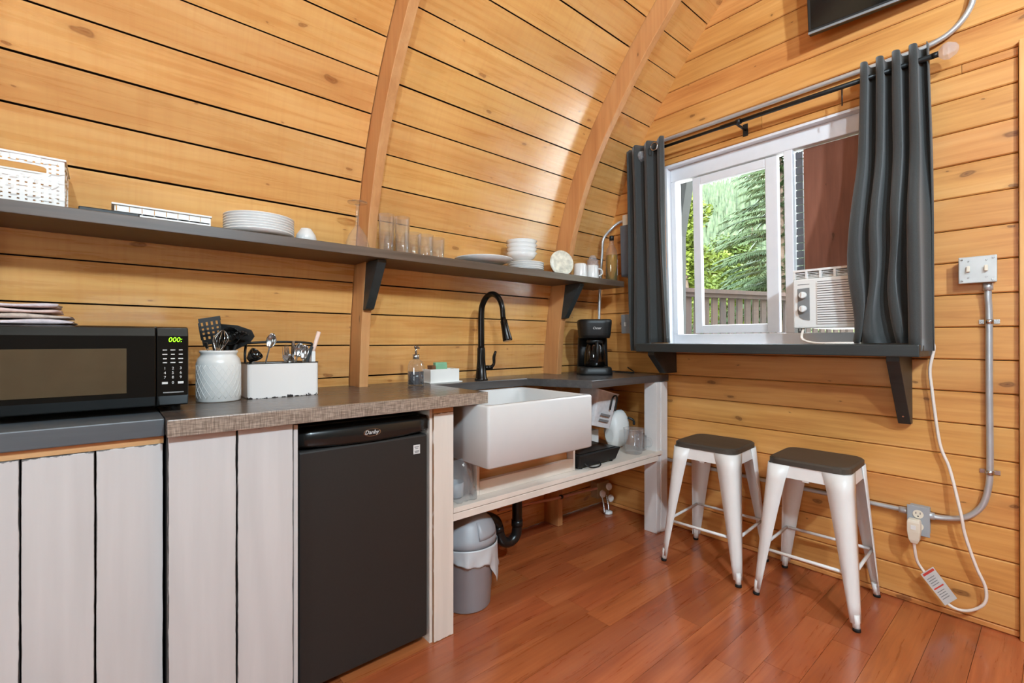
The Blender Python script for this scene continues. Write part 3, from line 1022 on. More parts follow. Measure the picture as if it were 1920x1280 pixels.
pl.loft([[EW(0.392 + w * sx, zz, 0.07 + d * sy) for sx, sy in ((-1, -1), (1, -1), (1, 1), (-1, 1))] for zz, w, d in ((0.285, 0.010, 0.010), (0.30, 0.017, 0.014), (0.335, 0.021, 0.018), (0.372, 0.021, 0.018), (0.384, 0.018, 0.016))], smooth=False)
pl = pl.build('plug', 'ivory', cordt, bevel=0.003)
B().ebox(0.384, 0.40, 0.345, 0.362, 0.0885, 0.0905).build('test_button', 'white_pl', pl)
# warning tag on the cord
tg = B()
tp = [(0.375, 0.158), (0.337, 0.203), (0.266, 0.103), (0.301, 0.06)]
tg.loft([[EW(y_, z_, oo) for y_, z_ in tp] for oo in (0.056, 0.058)], smooth=False)
tg = tg.build('warning_tag', 'print_white', cordt)
def tline(t0, t1, w, mat):
    mb = B()
    A, Bq, Cq, D_ = [Vector((p[0], p[1])) for p in tp]
    def at(u, v):
        l_ = A + (D_ - A) * u
        r_ = Bq + (Cq - Bq) * u
        return l_ + (r_ - l_) * v
    ps = [at(t0, w[0]), at(t0, w[1]), at(t1, w[1]), at(t1, w[0])]
    mb.loft([[EW(p.x, p.y, oo) for p in ps] for oo in (0.0582, 0.0587)], smooth=False)
    return mb
tline(0.03, 0.1, (0.1, 0.95), 0).build('print', 'print_red', tg)
tline(0.5, 0.54, (0.1, 0.85), 0).build('print', 'print_red', tg)
for q in (0.2, 0.27, 0.34, 0.41, 0.62, 0.69, 0.76, 0.83):
    tline(q, q + 0.02, (0.15, 0.7), 0).build('print', 'acgrey', tg)

# ------------------------------------------------------------------ switch box, conduits, outlet
sb = thing('switch_box', 'galvanised surface switch box with two toggles at the right of the window', 'switch box', EW(0.206, 1.33, 0.0))
B().ebox(0.158, 0.254, 1.332, 1.424, 0.0, 0.045).build('box', 'boxmetal', sb, bevel=0.004)
cv = B().ebox(0.154, 0.258, 1.328, 1.428, 0.045, 0.052).build('cover_plate', 'boxmetal', sb, bevel=0.003)
for yy in (0.164, 0.248):
    for zz in (1.338, 1.418):
        B().lathe([(0.004, 0), (0.004, 0.0025)], EW(yy, zz, 0.052), 8, axis=(-1, 0, 0)).build('screw', 'steel', cv)
for yy in (0.182, 0.23):
    B().ebox(yy - 0.005, yy + 0.005, 1.37, 1.392, 0.052, 0.064).build('toggle', 'ivory', cv, bevel=0.002)
    for zz in (1.349, 1.411):
        B().lathe([(0.003, 0), (0.003, 0.002)], EW(yy, zz, 0.052), 8, axis=(-1, 0, 0)).build('screw', 'steel', cv)
cpts = [EW(0.180, 1.328, 0.022), EW(0.180, 1.27, 0.02), EW(0.178, 1.2, 0.016), EW(0.178, 0.9, 0.016), EW(0.177, 0.64, 0.016), EW(0.182, 0.55, 0.016), EW(0.20, 0.475, 0.016), EW(0.245, 0.42, 0.016), EW(0.31, 0.399, 0.018), EW(0.352, 0.397, 0.022)]
cd = thing('conduit', 'silver conduit running down from the switch box and bending into the outlet', 'conduit', EW(0.18, 0.4, 0.0))
B().tube(cpts, 0.0105, 12, 6).build('pipe', 'emt', cd)
for zz in (1.183, 0.611):
    q = B().ebox(0.150, 0.206, zz - 0.008, zz + 0.008, 0.0, 0.004)
    q.lathe([(0.0135, -0.008), (0.0135, 0.008)], EW(0.178, zz, 0.016), 14, axis=(0, 0, 1))
    q.build('strap', 'steel', cd)
B().cyl(EW(0.180, 1.300, 0.021), EW(0.180, 1.328, 0.022), 0.0145).build('coupling', 'emt', cd)
B().cyl(EW(0.372, 0.397, 0.022), EW(0.335, 0.398, 0.021), 0.0145).build('coupling', 'emt', cd)
cd2 = thing('conduit', 'silver conduit running low along the wall behind the stools', 'conduit', EW(0.9, 0.39, 0.0))
B().tube([EW(0.412, 0.398, 0.022), EW(0.48, 0.398, 0.018), EW(0.9, 0.397, 0.016), EW(1.5, 0.399, 0.016), EW(1.95, 0.40, 0.016)], 0.0095, 12, 3).build('pipe', 'emt', cd2)
B().cyl(EW(0.412, 0.398, 0.022), EW(0.448, 0.398, 0.02), 0.0135).build('coupling', 'emt', cd2)
for yy in (0.86, 1.38):
    B().ebox(yy - 0.006, yy + 0.006, 0.372, 0.425, 0.0, 0.004).build('strap', 'steel', cd2)
ol = thing('outlet_box', 'grey surface outlet box low on the wall with a white plug in it', 'outlet', EW(0.382, 0.31, 0.0))
B().ebox(0.350, 0.414, 0.318, 0.43, 0.0, 0.047).build('box', 'greybox', ol, bevel=0.004)
ocv = B().ebox(0.346, 0.418, 0.314, 0.434, 0.047, 0.051).build('cover', 'greybox', ol, bevel=0.002)
for zz in (0.402, 0.352):
    of = B().lathe([(0.017, 0), (0.017, 0.003)], EW(0.382, zz, 0.0505), 18, axis=(-1, 0, 0)).build('receptacle', 'ivory', ocv)
    if zz > 0.38:
        sl = B()
        sl.ebox(0.3875, 0.3895, 0.402, 0.411, 0.0537, 0.0542)
        sl.ebox(0.3745, 0.3765, 0.402, 0.411, 0.0537, 0.0542)
        sl.lathe([(0.0028, 0), (0.0028, 0.0006)], EW(0.382, 0.394, 0.0537), 8, axis=(-1, 0, 0))
        sl.build('slots', 'black', of)

# breaker panel, small box and pipes in the corner behind the left curtain
pb = thing('breaker_panel', 'grey electrical panel partly behind the left curtain', 'electrical panel', EW(1.78, 1.5, 0.0))
B().ebox(1.70, 1.805, 1.512, 1.83, 0.0, 0.07).build('box', 'panelgrey', pb, bevel=0.004)
B().ebox(1.706, 1.80, 1.52, 1.822, 0.07, 0.076).build('door', 'panelgrey', pb, bevel=0.003)
B().ebox(1.728, 1.738, 1.70, 1.73, 0.076, 0.082).build('latch', 'black', pb)
jb = thing('junction_box', 'beige junction box on top of the grey electrical panel', 'junction box', EW(1.77, 1.83, 0.0))
B().ebox(1.735, 1.80, 1.832, 1.90, 0.0, 0.05).build('box', 'ivory', jb, bevel=0.003)
B().tube([EW(1.762, 1.90, 0.03), EW(1.762, 2.0, 0.03), EW(1.757, 2.23, 0.03)], 0.009, 10).build('riser', 'white_pl', jb)
B().ebox(1.73, 1.785, 2.23, 2.30, 0.0, 0.04).build('upper_box', 'greybox', jb, bevel=0.003)
cx = 2.40
tag(B().tube([EW(1.80, 1.868, 0.03), EW(1.84, 1.862, 0.035), EW(1.875, 1.83, 0.06), (cx, 1.90, 1.76), (cx, 1.91, 1.68), (cx, 1.925, 1.5), (cx, 1.935, 1.3), (cx, 1.94, 0.913)], 0.0085, 10, 6).build('conduit', 'emt', loc=(cx, 1.93, 0.913)), 'thin pale conduit looping from the junction box down behind the coffee maker', 'conduit')
sw = thing('light_switch', 'pale switch plate on the corner wall above the worktop', 'switch', EW(1.83, 1.16, 0.0))
B().ebox(1.79, 1.86, 1.158, 1.28, 0.0, 0.006).build('plate', 'greybox', sw, bevel=0.002)
B().ebox(1.82, 1.83, 1.205, 1.23, 0.006, 0.016).build('toggle', 'white_pl', sw)

# ------------------------------------------------------------------ stools
def make_stool():
    t = thing('bar_stool', 'x', 'stool', (0, 0, 0), 'two white metal bar stools by the wall')
    H = 0.606
    st = B()
    outer = rrect(0.305, 0.305, 0.055, 6)
    mid = rrect(0.296, 0.296, 0.052, 6)
    st.loft([[(x, y_, H - 0.026) for x, y_ in outer], [(x, y_, H - 0.007) for x, y_ in outer], [(x * 0.985, y_ * 0.985, H - 0.001) for x, y_ in mid], [(x * 0.95, y_ * 0.95, H) for x, y_ in mid]], smooth=False)
    st.build('seat', 'seatwood', t)
    ap = B()
    r0 = rrect(0.296, 0.296, 0.052, 6)
    r1 = rrect(0.304, 0.304, 0.048, 6)
    ap.loft([[(x, y_, H - 0.026) for x, y_ in r0], [(x, y_, H - 0.036) for x, y_ in r0], [(x, y_, H - 0.078) for x, y_ in r1]], False, False, smooth=False)
    ap.build('apron', 'stoolmetal', t, solid=0.003)
    xb_ = B()
    xb_.box(-0.15, 0.15, -0.012, 0.012, H - 0.085, H - 0.079)
    xb_.box(-0.012, 0.012, -0.15, 0.15, H - 0.079, H - 0.073)
    xb_.build('cross_brace', 'stoolmetal', t)
    for sx, sy in ((1, 1), (-1, 1), (-1, -1), (1, -1)):
        lg = B()
        rings = []
        for q in range(9):
            f = q / 8
            z_ = (H - 0.027) * (1 - f) + 0.03 * f
            c_ = 0.152 + (0.192 - 0.152) * f
            w_ = 0.092 + (0.030 - 0.092) * f ** 0.85
            r_ = min(0.032 - 0.008 * f, w_ * 0.9)
            sec = [(c_ - w_, c_)]
            for u in range(6):
                a = math.radians(90 - 18 * u)
                sec.append((c_ - r_ + r_ * math.cos(a), c_ - r_ + r_ * math.sin(a)))
            sec.append((c_, c_ - w_))
            rings.append([(sx * a_, sy * b_, z_) for a_, b_ in sec])
        lg.loft(rings, False, False, False)
        lo = lg.build('leg', 'stoolmetal', t, solid=0.0028)
        fo = B().cyl((sx * 0.181, sy * 0.181, 0.008), (sx * 0.176, sy * 0.176, 0.06), 0.0125, 0.0135, 14)
        fo.build('foot_tube', 'stoolmetal', lo)
        B().cyl((sx * 0.182, sy * 0.182, 0.0), (sx * 0.181, sy * 0.181, 0.012), 0.0135, 0.0135, 14).build('rubber_tip', 'rubber', lo)
    zb = 0.205
    cb = 0.168
    for p0, p1 in (((-cb, -cb), (cb, -cb)), ((cb, -cb), (cb, cb)), ((cb, cb), (-cb, cb)), ((-cb, cb), (-cb, -cb))):
        B().cyl((*p0, zb), (*p1, zb), 0.0068, n=10).build('footrest_bar', 'stoolmetal', t)
    return t
s1 = make_stool()
s1['label'] = 'white metal stool with dark wood seat beside the sink unit post'
s1.location = (2.335, 1.143, 0)
s1.rotation_euler = (0, 0, math.radians(3.5))
s2 = copy_tree(s1)
s2['label'] = 'white metal stool with dark wood seat nearer the wall outlet'
s2.location = (2.352, 0.698, 0)
s2.rotation_euler = (0, 0, math.radians(2.0))

# ------------------------------------------------------------------ worktops
CT = 0.912
NB = 1.962      # notch line in front of the ribs
tag(B().prism([(-1.2, 1.50), (0.113, 1.50), (0.113, 2.07), (-0.338, 2.07), (-0.338, NB - 0.02), (-0.392, NB - 0.02), (-0.392, 2.07), (-1.2, 2.07)], CT - 0.046, CT - 0.001).build('worktop', 'grey_top', loc=(-0.5, 1.8, CT - 0.046), bevel=0.003), 'grey painted worktop under the microwave', 'worktop')
wt = thing('worktop', 'long brown worktop with a speckled front edge over the fridge', 'worktop', (0.6, 1.75, CT - 0.043))
B().prism([(0.1145, 1.458), (1.118, 1.458), (1.122, 1.458), (1.122, 2.07), (0.872, 2.07), (0.872, NB), (0.818, NB), (0.818, 2.07), (0.1145, 2.07)], CT - 0.043, CT).build('board', 'brown_board', wt)
B().box(0.1145, 1.122, 1.448, 1.4578, CT - 0.0435, CT + 0.0003).build('edge_strip', 'brown_top', wt, bevel=0.002)
tag(B().prism([(1.1235, 1.85), (1.695, 1.85), (1.835, 1.525), (2.54, 1.525), (2.54, 2.07), (2.092, 2.07), (2.092, NB), (2.038, NB), (2.038, 2.07), (1.1235, 2.07)], CT - 0.04, CT).build('worktop', 'dark_top', loc=(2.1, 1.8, CT - 0.04), bevel=0.003), 'charcoal worktop around the sink, under the coffee maker', 'worktop')

# ------------------------------------------------------------------ white plank-fronted cupboards
cbA = thing('base_cabinet', 'white distressed plank cupboard front under the microwave', 'cabinet', (-0.35, 1.55, 0))
B().box(-1.2, 0.112, 1.545, 2.0, 0.0, 0.845).build('carcass', 'cab_gap', cbA)
B().box(-1.2, 0.112, 1.515, 1.545, 0.846, 0.8655).build('top_rail', 'raw_wood', cbA)
edges = [-1.2, -1.06, -0.91, -0.758, -0.607, -0.455, -0.303, -0.146, -0.0205, 0.112]
for i in range(len(edges) - 1):
    B().box(edges[i] + 0.0016, edges[i + 1] - 0.0016, 1.508 + random.uniform(0, 0.002), 1.53, 0.0, 0.846 - random.uniform(0, 0.004)).build('plank', 'white_boards', cbA, bevel=0.002)
cbB = thing('base_cabinet', 'white distressed plank cupboard front left of the fridge', 'cabinet', (0.28, 1.5, 0))
B().box(0.118, 0.425, 1.52, 2.0, 0.0, 0.866).build('carcass', 'cab_gap', cbB)
for x0, x1 in ((0.1185, 0.2695), (0.2735, 0.417)):
    B().box(x0, x1, 1.475, 1.50, 0.0, 0.8675).build('plank', 'white_boards', cbB, bevel=0.002)
B().box(0.4195, 0.432, 1.48, 1.95, 0.0, 0.864).build('end_panel', 'white_boards', cbB, bevel=0.002)

# ------------------------------------------------------------------ bar fridge
fr = thing('bar_fridge', 'black compact fridge under the brown worktop', 'fridge', (0.67, 1.7, 0))
B().box(0.444, 0.888, 1.565, 2.0, 0.025, 0.842).build('body', 'fridge', fr, bevel=0.004)
B().box(0.442, 0.89, 1.51, 1.56, 0.035, 0.772).build('door', 'fridge', fr, bevel=0.008, seg=3)
hd = B()
rings = []
for i in range(13):
    x = 0.442 + (0.89 - 0.442) * i / 12
    s_ = abs(i / 12 - 0.5) * 2
    lo = 0.774 - 0.0 + 0.010 * s_ ** 2
    yf = 1.497 + 0.012 * s_ ** 3
    rings.append([(x, yf + 0.008, lo), (x, yf, lo + 0.008), (x, yf, 0.825), (x, yf + 0.012, 0.838), (x, 1.56, 0.838), (x, 1.56, lo)])
hd.loft(rings, smooth=True)
hd = hd.build('handle_strip', 'fridge_top', fr)
bd = B()
ring = [[(0.672 + 0.030 * r_ * math.cos(2 * PI * k / 28), 1.4965, 0.806 + 0.0125 * r_ * math.sin(2 * PI * k / 28)) for k in range(28)] for r_ in (1.0, 0.92)]
bd.loft(ring, False, False, smooth=False)
bdo = bd.build('badge_ring', 'steel', hd, solid=0.0012)
text('Danby', 0.0185, 'print_white', hd, (0.670, 1.4962, 0.8065), (1, 0, 0), (0, 0, 1), shear=0.25)
stk = B().box(0.832, 0.858, 1.5085, 1.5098, 0.705, 0.737).build('sticker', 'print_white', fr)
for zz, w_ in ((0.730, 0.018), (0.7245, 0.012), (0.715, 0.018), (0.7105, 0.016)):
    B().box(0.845 - w_ / 2, 0.845 + w_ / 2, 1.5082, 1.5086, zz - 0.0016, zz + 0.0016).build('print', 'acgrey', stk)
for x in (0.47, 0.86):
    B().cyl((x, 1.6, 0), (x, 1.6, 0.03), 0.018).build('foot', 'rubber', fr)
    B().cyl((x, 1.95, 0), (x, 1.95, 0.03), 0.018).build('foot', 'rubber', fr)

# ------------------------------------------------------------------ sink unit timber stand
sk = thing('sink_stand', 'cream painted timber stand carrying the sink, with a low shelf', 'stand', (1.7, 1.6, 0))
B().box(0.912, 0.998, 1.502, 1.54, 0.0, 0.843).build('post', 'cream_boards', sk, bevel=0.002)
B().box(0.912, 0.998, 1.504, 1.54, 0.8435, 0.868).build('post_top', 'raw_wood', sk)
B().box(0.9, 0.9105, 1.512, 2.0, 0.0, 0.865).build('side_panel', 'cream_plain', sk)
B().box(2.40, 2.438, 1.517, 1.60, 0.0, 0.871).build('post', 'white_plain', sk, bevel=0.002)
B().box(2.439, 2.505, 1.512, 1.55, 0.0, 0.871).build('post', 'white_plain', sk, bevel=0.002)
B().box(0.9985, 2.43, 1.508, 2.0, 0.455, 0.474).build('shelf_board', 'cream_plain', sk, bevel=0.002)
B().box(0.9985, 2.4385, 1.502, 1.516, 0.456, 0.4755).build('shelf_lip', 'cream_plain', sk, bevel=0.001)
B().box(0.9985, 2.399, 1.505, 1.545, 0.424, 0.4525).build('shelf_rail', 'cream_plain', sk, bevel=0.002)
B().box(1.0, 2.42, 1.97, 2.0, 0.40, 0.4545).build('back_rail', 'raw_wood', sk)
cr = B()
cr.box(1.165, 1.735, 1.56, 1.585, 0.4745, 0.532)
cr.build('cradle_front', 'cream_plain', sk, bevel=0.002)
cr = B()
cr.hexa([(1.175, 1.587, 0.4745), (1.725, 1.587, 0.4745), (1.725, 1.62, 0.4745), (1.175, 1.62, 0.4745), (1.175, 1.60, 0.629), (1.725, 1.60, 0.629), (1.725, 1.63, 0.629), (1.175, 1.63, 0.629)])
cr.build('cradle_board', 'raw_wood', sk)
for x0, x1 in ((1.15, 1.164), (1.736, 1.75)):
    B().box(x0, x1, 1.56, 1.9, 0.4745, 0.629).build('cradle_side', 'cream_plain', sk, bevel=0.002)

# ------------------------------------------------------------------ farmhouse sink
sn = thing('farmhouse_sink', 'white ceramic apron-front farmhouse sink', 'sink', (1.37, 1.6, 0.63))
X0, X1, Y0, Y1, Z0, Z1 = 1.072, 1.668, 1.382, 1.862, 0.631, 0.868
def rr4(x0, x1, y0, y1, r, z, n=5):
    return [(x, y_, z) for x, y_ in rrect(x1 - x0, y1 - y0, r, n, (x0 + x1) / 2, (y0 + y1) / 2)]
q = B()
R0 = 0.012
q.loft([rr4(X0 + .006, X1 - .006, Y0 + .006, Y1 - .006, R0, Z0), rr4(X0, X1, Y0, Y1, R0, Z0 + 0.006), rr4(X0, X1, Y0, Y1, R0, Z1 - 0.008), rr4(X0 + .003, X1 - .003, Y0 + .003, Y1 - .003, R0, Z1 - 0.002), rr4(X0 + .008, X1 - .008, Y0 + .008, Y1 - .008, R0, Z1), rr4(X0 + .020, X1 - .020, Y0 + .020, Y1 - .020, 0.03, Z1), rr4(X0 + .026, X1 - .026, Y0 + .026, Y1 - .026, 0.04, Z1 - 0.006), rr4(X0 + .032, X1 - .032, Y0 + .032, Y1 - .032, 0.045, Z0 + 0.05), rr4(X0 + .06, X1 - .06, Y0 + .06, Y1 - .06, 0.05, Z0 + 0.03)], smooth=True)
q.build('basin', 'sink', sn)
B().lathe([(0.045, 0), (0.045, 0.003), (0.03, 0.003)], (1.37, 1.62, Z0 + 0.0305), 24).build('drain', 'steel', sn)

# faucet
fc = thing('faucet', 'dark bronze gooseneck kitchen faucet with pull-down spray head', 'faucet', (1.443, 1.935, CT))
fx, fy = 1.443, 1.92
B().lathe([(0.034, 0), (0.034, 0.006), (0.029, 0.012), (0.021, 0.10), (0.020, 0.16), (0.0185, 0.165)], (fx, fy, CT), 24).build('base', 'bronze', fc)
arc = [(fx, fy, CT + 0.15), (fx, fy, 1.15), (fx, fy, 1.23)]
for k in range(1, 13):
    a = math.radians(180 - 172 * k / 12)
    arc.append((fx + 0.012 * k / 12, fy - 0.078 - 0.078 * math.cos(a), 1.25 + 0.092 * math.sin(a)))
arc.append((fx + 0.014, fy - 0.158, 1.215))
B().tube(arc, [0.0165, 0.015, 0.0145, 0.0135, 0.0125], 14, 3).build('spout', 'bronze', fc)
hp0 = Vector((fx + 0.014, fy - 0.157, 1.222))
hp1 = Vector((fx + 0.020, fy - 0.185, 1.112))
ax = (hp1 - hp0).normalized()
L = (hp1 - hp0).length
hdn = B().lathe([(0.0135, 0), (0.0135, 0.012), (0.017, 0.016), (0.0185, 0.06), (0.0235, L - 0.004), (0.023, L)], hp0, 20, axis=ax).build('spray_head', 'bronze', fc)
B().lathe([(0.020, L), (0.020, L + 0.002)], hp0, 20, axis=ax).build('spray_face', 'steel', hdn)
hn = B()
hn.tube([(fx + 0.018, fy, CT + 0.062), (fx + 0.065, fy - 0.004, CT + 0.06)], 0.0125, 12)
hn.tube([(fx + 0.060, fy - 0.004, CT + 0.062), (fx + 0.078, fy - 0.005, CT + 0.08), (fx + 0.078, fy - 0.006, CT + 0.115), (fx + 0.088, fy - 0.008, CT + 0.145)], [0.010, 0.0075, 0.0085, 0.006], 10, 4)
hn.build('lever_handle', 'bronze', fc)

# ------------------------------------------------------------------ microwave
mw = thing('microwave', 'black microwave oven at the left end of the worktop', 'microwave', (-0.07, 1.78, CT))
mx0, mx1, my, mz0, mz1 = -0.315, 0.176, 1.615, 0.928, 1.150
B().box(mx0, mx1, my + 0.022, 1.95, mz0, mz1).build('case', 'black', mw, bevel=0.004)
dx = 0.103
dm = B()
rings = []
for x in (mx0, dx - 0.001):
    rings.append([(x, my + 0.022, mz0), (x, my + 0.004, mz0 + 0.004), (x, my - 0.003, mz0 + 0.03), (x, my - 0.003, mz1 - 0.026), (x, my + 0.005, mz1 - 0.004), (x, my + 0.022, mz1)])
dm.loft(rings, smooth=False)
dmo = dm.build('door', 'gloss', mw, bevel=0.002)
B().box(-0.262, 0.04, my - 0.0042, my - 0.0028, 0.972, 1.090).build('door_window', 'screen_mesh', dmo)
B().box(-0.262, 0.04, my - 0.0060, my - 0.0045, 0.972, 1.090).build('glass', 'oven_glass', dmo)
cp_ = B()
rings = []
for x in (dx + 0.001, mx1):
    rings.append([(x, my + 0.022, mz0), (x, my + 0.004, mz0 + 0.004), (x, my - 0.003, mz0 + 0.03), (x, my - 0.003, mz1 - 0.026), (x, my + 0.005, mz1 - 0.004), (x, my + 0.022, mz1)])
cp_.loft(rings, smooth=False)
cpo = cp_.build('control_panel', 'gloss', mw, bevel=0.002)
yf = my - 0.0034
text('000:', 0.0185, 'led', cpo, (0.145, yf, 1.113), (1, 0, 0), (0, 0, 1), 'clock_digits', shear=0.15)
for r_, zz in enumerate((1.085, 1.073, 1.061, 1.050)):
    for c_, xx in enumerate((0.122, 0.140, 0.158)):
        w_ = (0.0095, 0.011, 0.0085)[(r_ + c_) % 3]
        B().box(xx - w_ / 2, xx + w_ / 2, yf - 0.0004, yf + 0.0003, zz - 0.0012, zz + 0.0012).build('key_print', 'print_white', cpo)
for r_, row_ in enumerate(('123', '456', '789')):
    for c_, ch in enumerate(row_):
        text(ch, 0.0105, 'print_white', cpo, (0.122 + 0.018 * c_, yf, 1.034 - 0.0125 * r_), (1, 0, 0), (0, 0, 1), 'key_print')
text('0', 0.0105, 'print_white', cpo, (0.140, yf, 0.994), (1, 0, 0), (0, 0, 1), 'key_print')
for xx in (0.122, 0.158):
    B().box(xx - 0.0065, xx + 0.0065, yf - 0.0004, yf + 0.0003, 0.991, 0.997).build('key_print', 'print_white', cpo)
B().box(0.118, 0.165, yf - 0.0012, yf + 0.0003, 0.966, 0.969).build('button_edge', 'acgrey', cpo)
for x in (-0.29, 0.15):
    for y_ in (1.66, 1.92):
        B().cyl((x, y_, CT - 0.001), (x, y_, mz0), 0.012).build('foot', 'rubber', mw)

# folded tea towels on the microwave
def towel(name, label, x0, x1, y0, y1, z0, th, mat, folds):
    mb = B()
    rings = []
    n = 16
    for i in range(n + 1):
        u = i / n
        x = x0 + (x1 - x0) * u
        e = 1 - max(0, (u - 0.82) / 0.18) ** 2 * 0.35
        ring = []
        for k in range(12):
            a = 2 * PI * k / 12
            cy = (y0 + y1) / 2 + (y1 - y0) / 2 * math.copysign(abs(math.cos(a)) ** 0.35, math.cos(a))
            cz = z0 + th / 2 * (1 + e * math.copysign(abs(math.sin(a)) ** 0.5, math.sin(a)))
            if math.sin(a) > 0:
                cz += 0.0025 * math.sin(9 * u + folds)
            ring.append((x + 0.004 * math.sin(folds + 3 * a), cy + 0.004 * math.sin(7 * u + folds), max(cz, z0)))
        rings.append(ring)
    mb.loft(rings)
    tag(mb.build(name, mat, loc=((x0 + x1) / 2, (y0 + y1) / 2, z0)), label, 'towel', 'folded tea towels on the microwave')
zt = mz1 + 0.0005
towel('tea_towel', 'lilac folded tea towel at the bottom of the pile on the microwave', -0.30, -0.065, 1.64, 1.83, zt, 0.013, 'towel2', 1)
towel('tea_towel', 'striped beige folded tea towel second from the bottom on the microwave', -0.305, -0.07, 1.645, 1.83, zt + 0.015, 0.011, 'towel3', 2.3)
towel('tea_towel', 'rose folded tea towel second from the top on the microwave', -0.31, -0.093, 1.65, 1.825, zt + 0.0285, 0.0115, 'towel1', 3.9)
towel('tea_towel', 'grey-pink folded tea towel on top of the pile on the microwave', -0.31, -0.095, 1.65, 1.82, zt + 0.0425, 0.011, 'towel2', 5.2)

# ------------------------------------------------------------------ utensil crock
ck = thing('utensil_crock', 'white ceramic crock holding black cooking utensils', 'crock', (0.283, 1.825, CT))
kx, ky = 0.283, 1.825
B().lathe([(0.060, 0), (0.064, 0.004), (0.064, 0.125), (0.060, 0.140), (0.052, 0.150), (0.052, 0.156), (0.055, 0.160), (0.055, 0.166), (0.051, 0.167), (0.049, 0.160), (0.049, 0.03)], (kx, ky, CT), 40, cap1=True).build('body', 'crock', ck)
# embossed net pattern
em = B()
for s_ in (1, -1):
    for k in range(22):
        pts = []
        for j in range(9):
            a = 2 * PI * k / 22 + s_ * j / 8 * 1.1
            pts.append((kx + 0.0641 * math.cos(a), ky + 0.0641 * math.sin(a), CT + 0.012 + 0.108 * j / 8))
        em.tube(pts, 0.0007, 4)
o = em.build('embossed_net', 'crock', ck)
o['kind'] = 'stuff'
rim = CT + 0.167
def flat_blade(pts2d, thick, origin, ux, uy, mat, name, parent, holes=None):
    """thin blade: 2d outline in plane spanned by ux, uy at origin"""
    ux, uy = Vector(ux).normalized(), Vector(uy).normalized()
    nn = ux.cross(uy)
    mb = B()
    mb.loft([[Vector(origin) + ux * a + uy * c + nn * d for a, c in pts2d] for d in (-thick / 2, thick / 2)], smooth=False)
    return mb.build(name, mat, parent, bevel=0.0006)
VX = Vector((0.76, -0.65, 0))         # across the picture
def utensil(label, name, base, tip, shape, mat_h, mat_b, roll=0.0, hr=0.005, holes=False):
    t = thing(name, label, 'utensil', base, 'cooking utensils in the white crock')
    base, tip = Vector(base), Vector(tip)
    d = (tip - base).normalized()
    B().cyl(base, tip, hr, hr * 0.8, 8).build('handle', mat_h, t)
    side = VX - d * VX.dot(d)
    side.normalize()
    side = Matrix.Rotation(roll, 3, d) @ side
    if not holes:
        flat_blade(shape, 0.003, tip, side, d, mat_b, 'blade', t)
        return t
    # slotted blade: a frame with bars, so the holes are open
    nn = side.cross(d)
    mb = B()
    def bar(a0, a1, c0, c1):
        mb.hexa([tip + side * a_ + d * c_ + nn * e_ for e_ in (-0.0015, 0.0015) for a_, c_ in ((a0, c0), (a1, c0), (a1, c1), (a0, c1))])
    bar(-0.030, 0.034, 0.0, 0.018)
    bar(-0.030, 0.036, 0.076, 0.090)
    for k in range(5):
        a0 = -0.033 + 0.0148 * k
        bar(a0, a0 + 0.0078, 0.018, 0.076)
    for k in range(3):
        c0 = 0.0275 + 0.0145 * k
        bar(-0.033, 0.034, c0, c0 + 0.0075)
    mb.build('blade', mat_b, t)
    return t
utensil('black slotted turner leaning left in the white crock', 'slotted_turner', (kx + 0.01, ky + 0.01, CT + 0.032), (kx - 0.012, ky + 0.03, 1.10), [(-0.036, 0), (0.03, 0.0), (0.040, 0.05), (0.040, 0.082), (0.030, 0.092), (-0.02, 0.088), (-0.034, 0.07)], 'black', 'black', 0.25, holes=True)
utensil('large black rounded turner leaning right in the white crock', 'wide_turner', (kx - 0.02, ky, CT + 0.032), (kx + 0.02, ky + 0.02, 1.085), [(-0.035, 0), (0.03, -0.005), (0.075, 0.03), (0.085, 0.055), (0.07, 0.075), (0.02, 0.085), (-0.035, 0.082)], 'black', 'black', 0.1)
t = thing('ladle', 'black ladle with a glossy bowl in front of the turners in the crock', 'utensil', (kx + 0.01, ky - 0.02, CT + 0.032), 'cooking utensils in the white crock')
B().cyl((kx + 0.01, ky - 0.02, CT + 0.032), (kx + 0.022, ky - 0.022, 1.10), 0.005, n=8).build('handle', 'black', t)
B().lathe([(0.004, -0.022), (0.018, -0.018), (0.028, -0.006), (0.031, 0.006), (0.029, 0.006), (0.024, -0.006), (0.012, -0.015)], (kx + 0.03, ky - 0.024, 1.125), 20, axis=Vector((-0.45, -0.85, 0.2)), cap1=True).build('bowl', 'gloss', t)
t = thing('pasta_fork', 'black pronged pasta server at the right edge of the crock', 'utensil', (kx, ky - 0.01, CT + 0.032), 'cooking utensils in the white crock')
B().cyl((kx, ky - 0.01, CT + 0.032), (kx + 0.045, ky - 0.03, 1.10), 0.005, n=8).build('handle', 'black', t)
pf = B()
for k in range(6):
    a = -0.9 + 0.36 * k
    p = Vector((kx + 0.052, ky - 0.033, 1.115))
    pf.tube([p, p + Vector((0.02 * math.sin(a), -0.008, 0.022 * math.cos(a))), p + Vector((0.026 * math.sin(a) + 0.004, -0.026, 0.026 * math.cos(a)))], 0.003, 6, 3)
pf.build('prongs', 'black', t)
t = thing('whisk', 'steel balloon whisk standing in the white crock', 'utensil', (kx - 0.01, ky - 0.02, CT + 0.032), 'cooking utensils in the white crock')
B().cyl((kx - 0.01, ky - 0.02, CT + 0.032), (kx - 0.008, ky - 0.025, 1.065), 0.006, n=8).build('handle', 'steel', t)
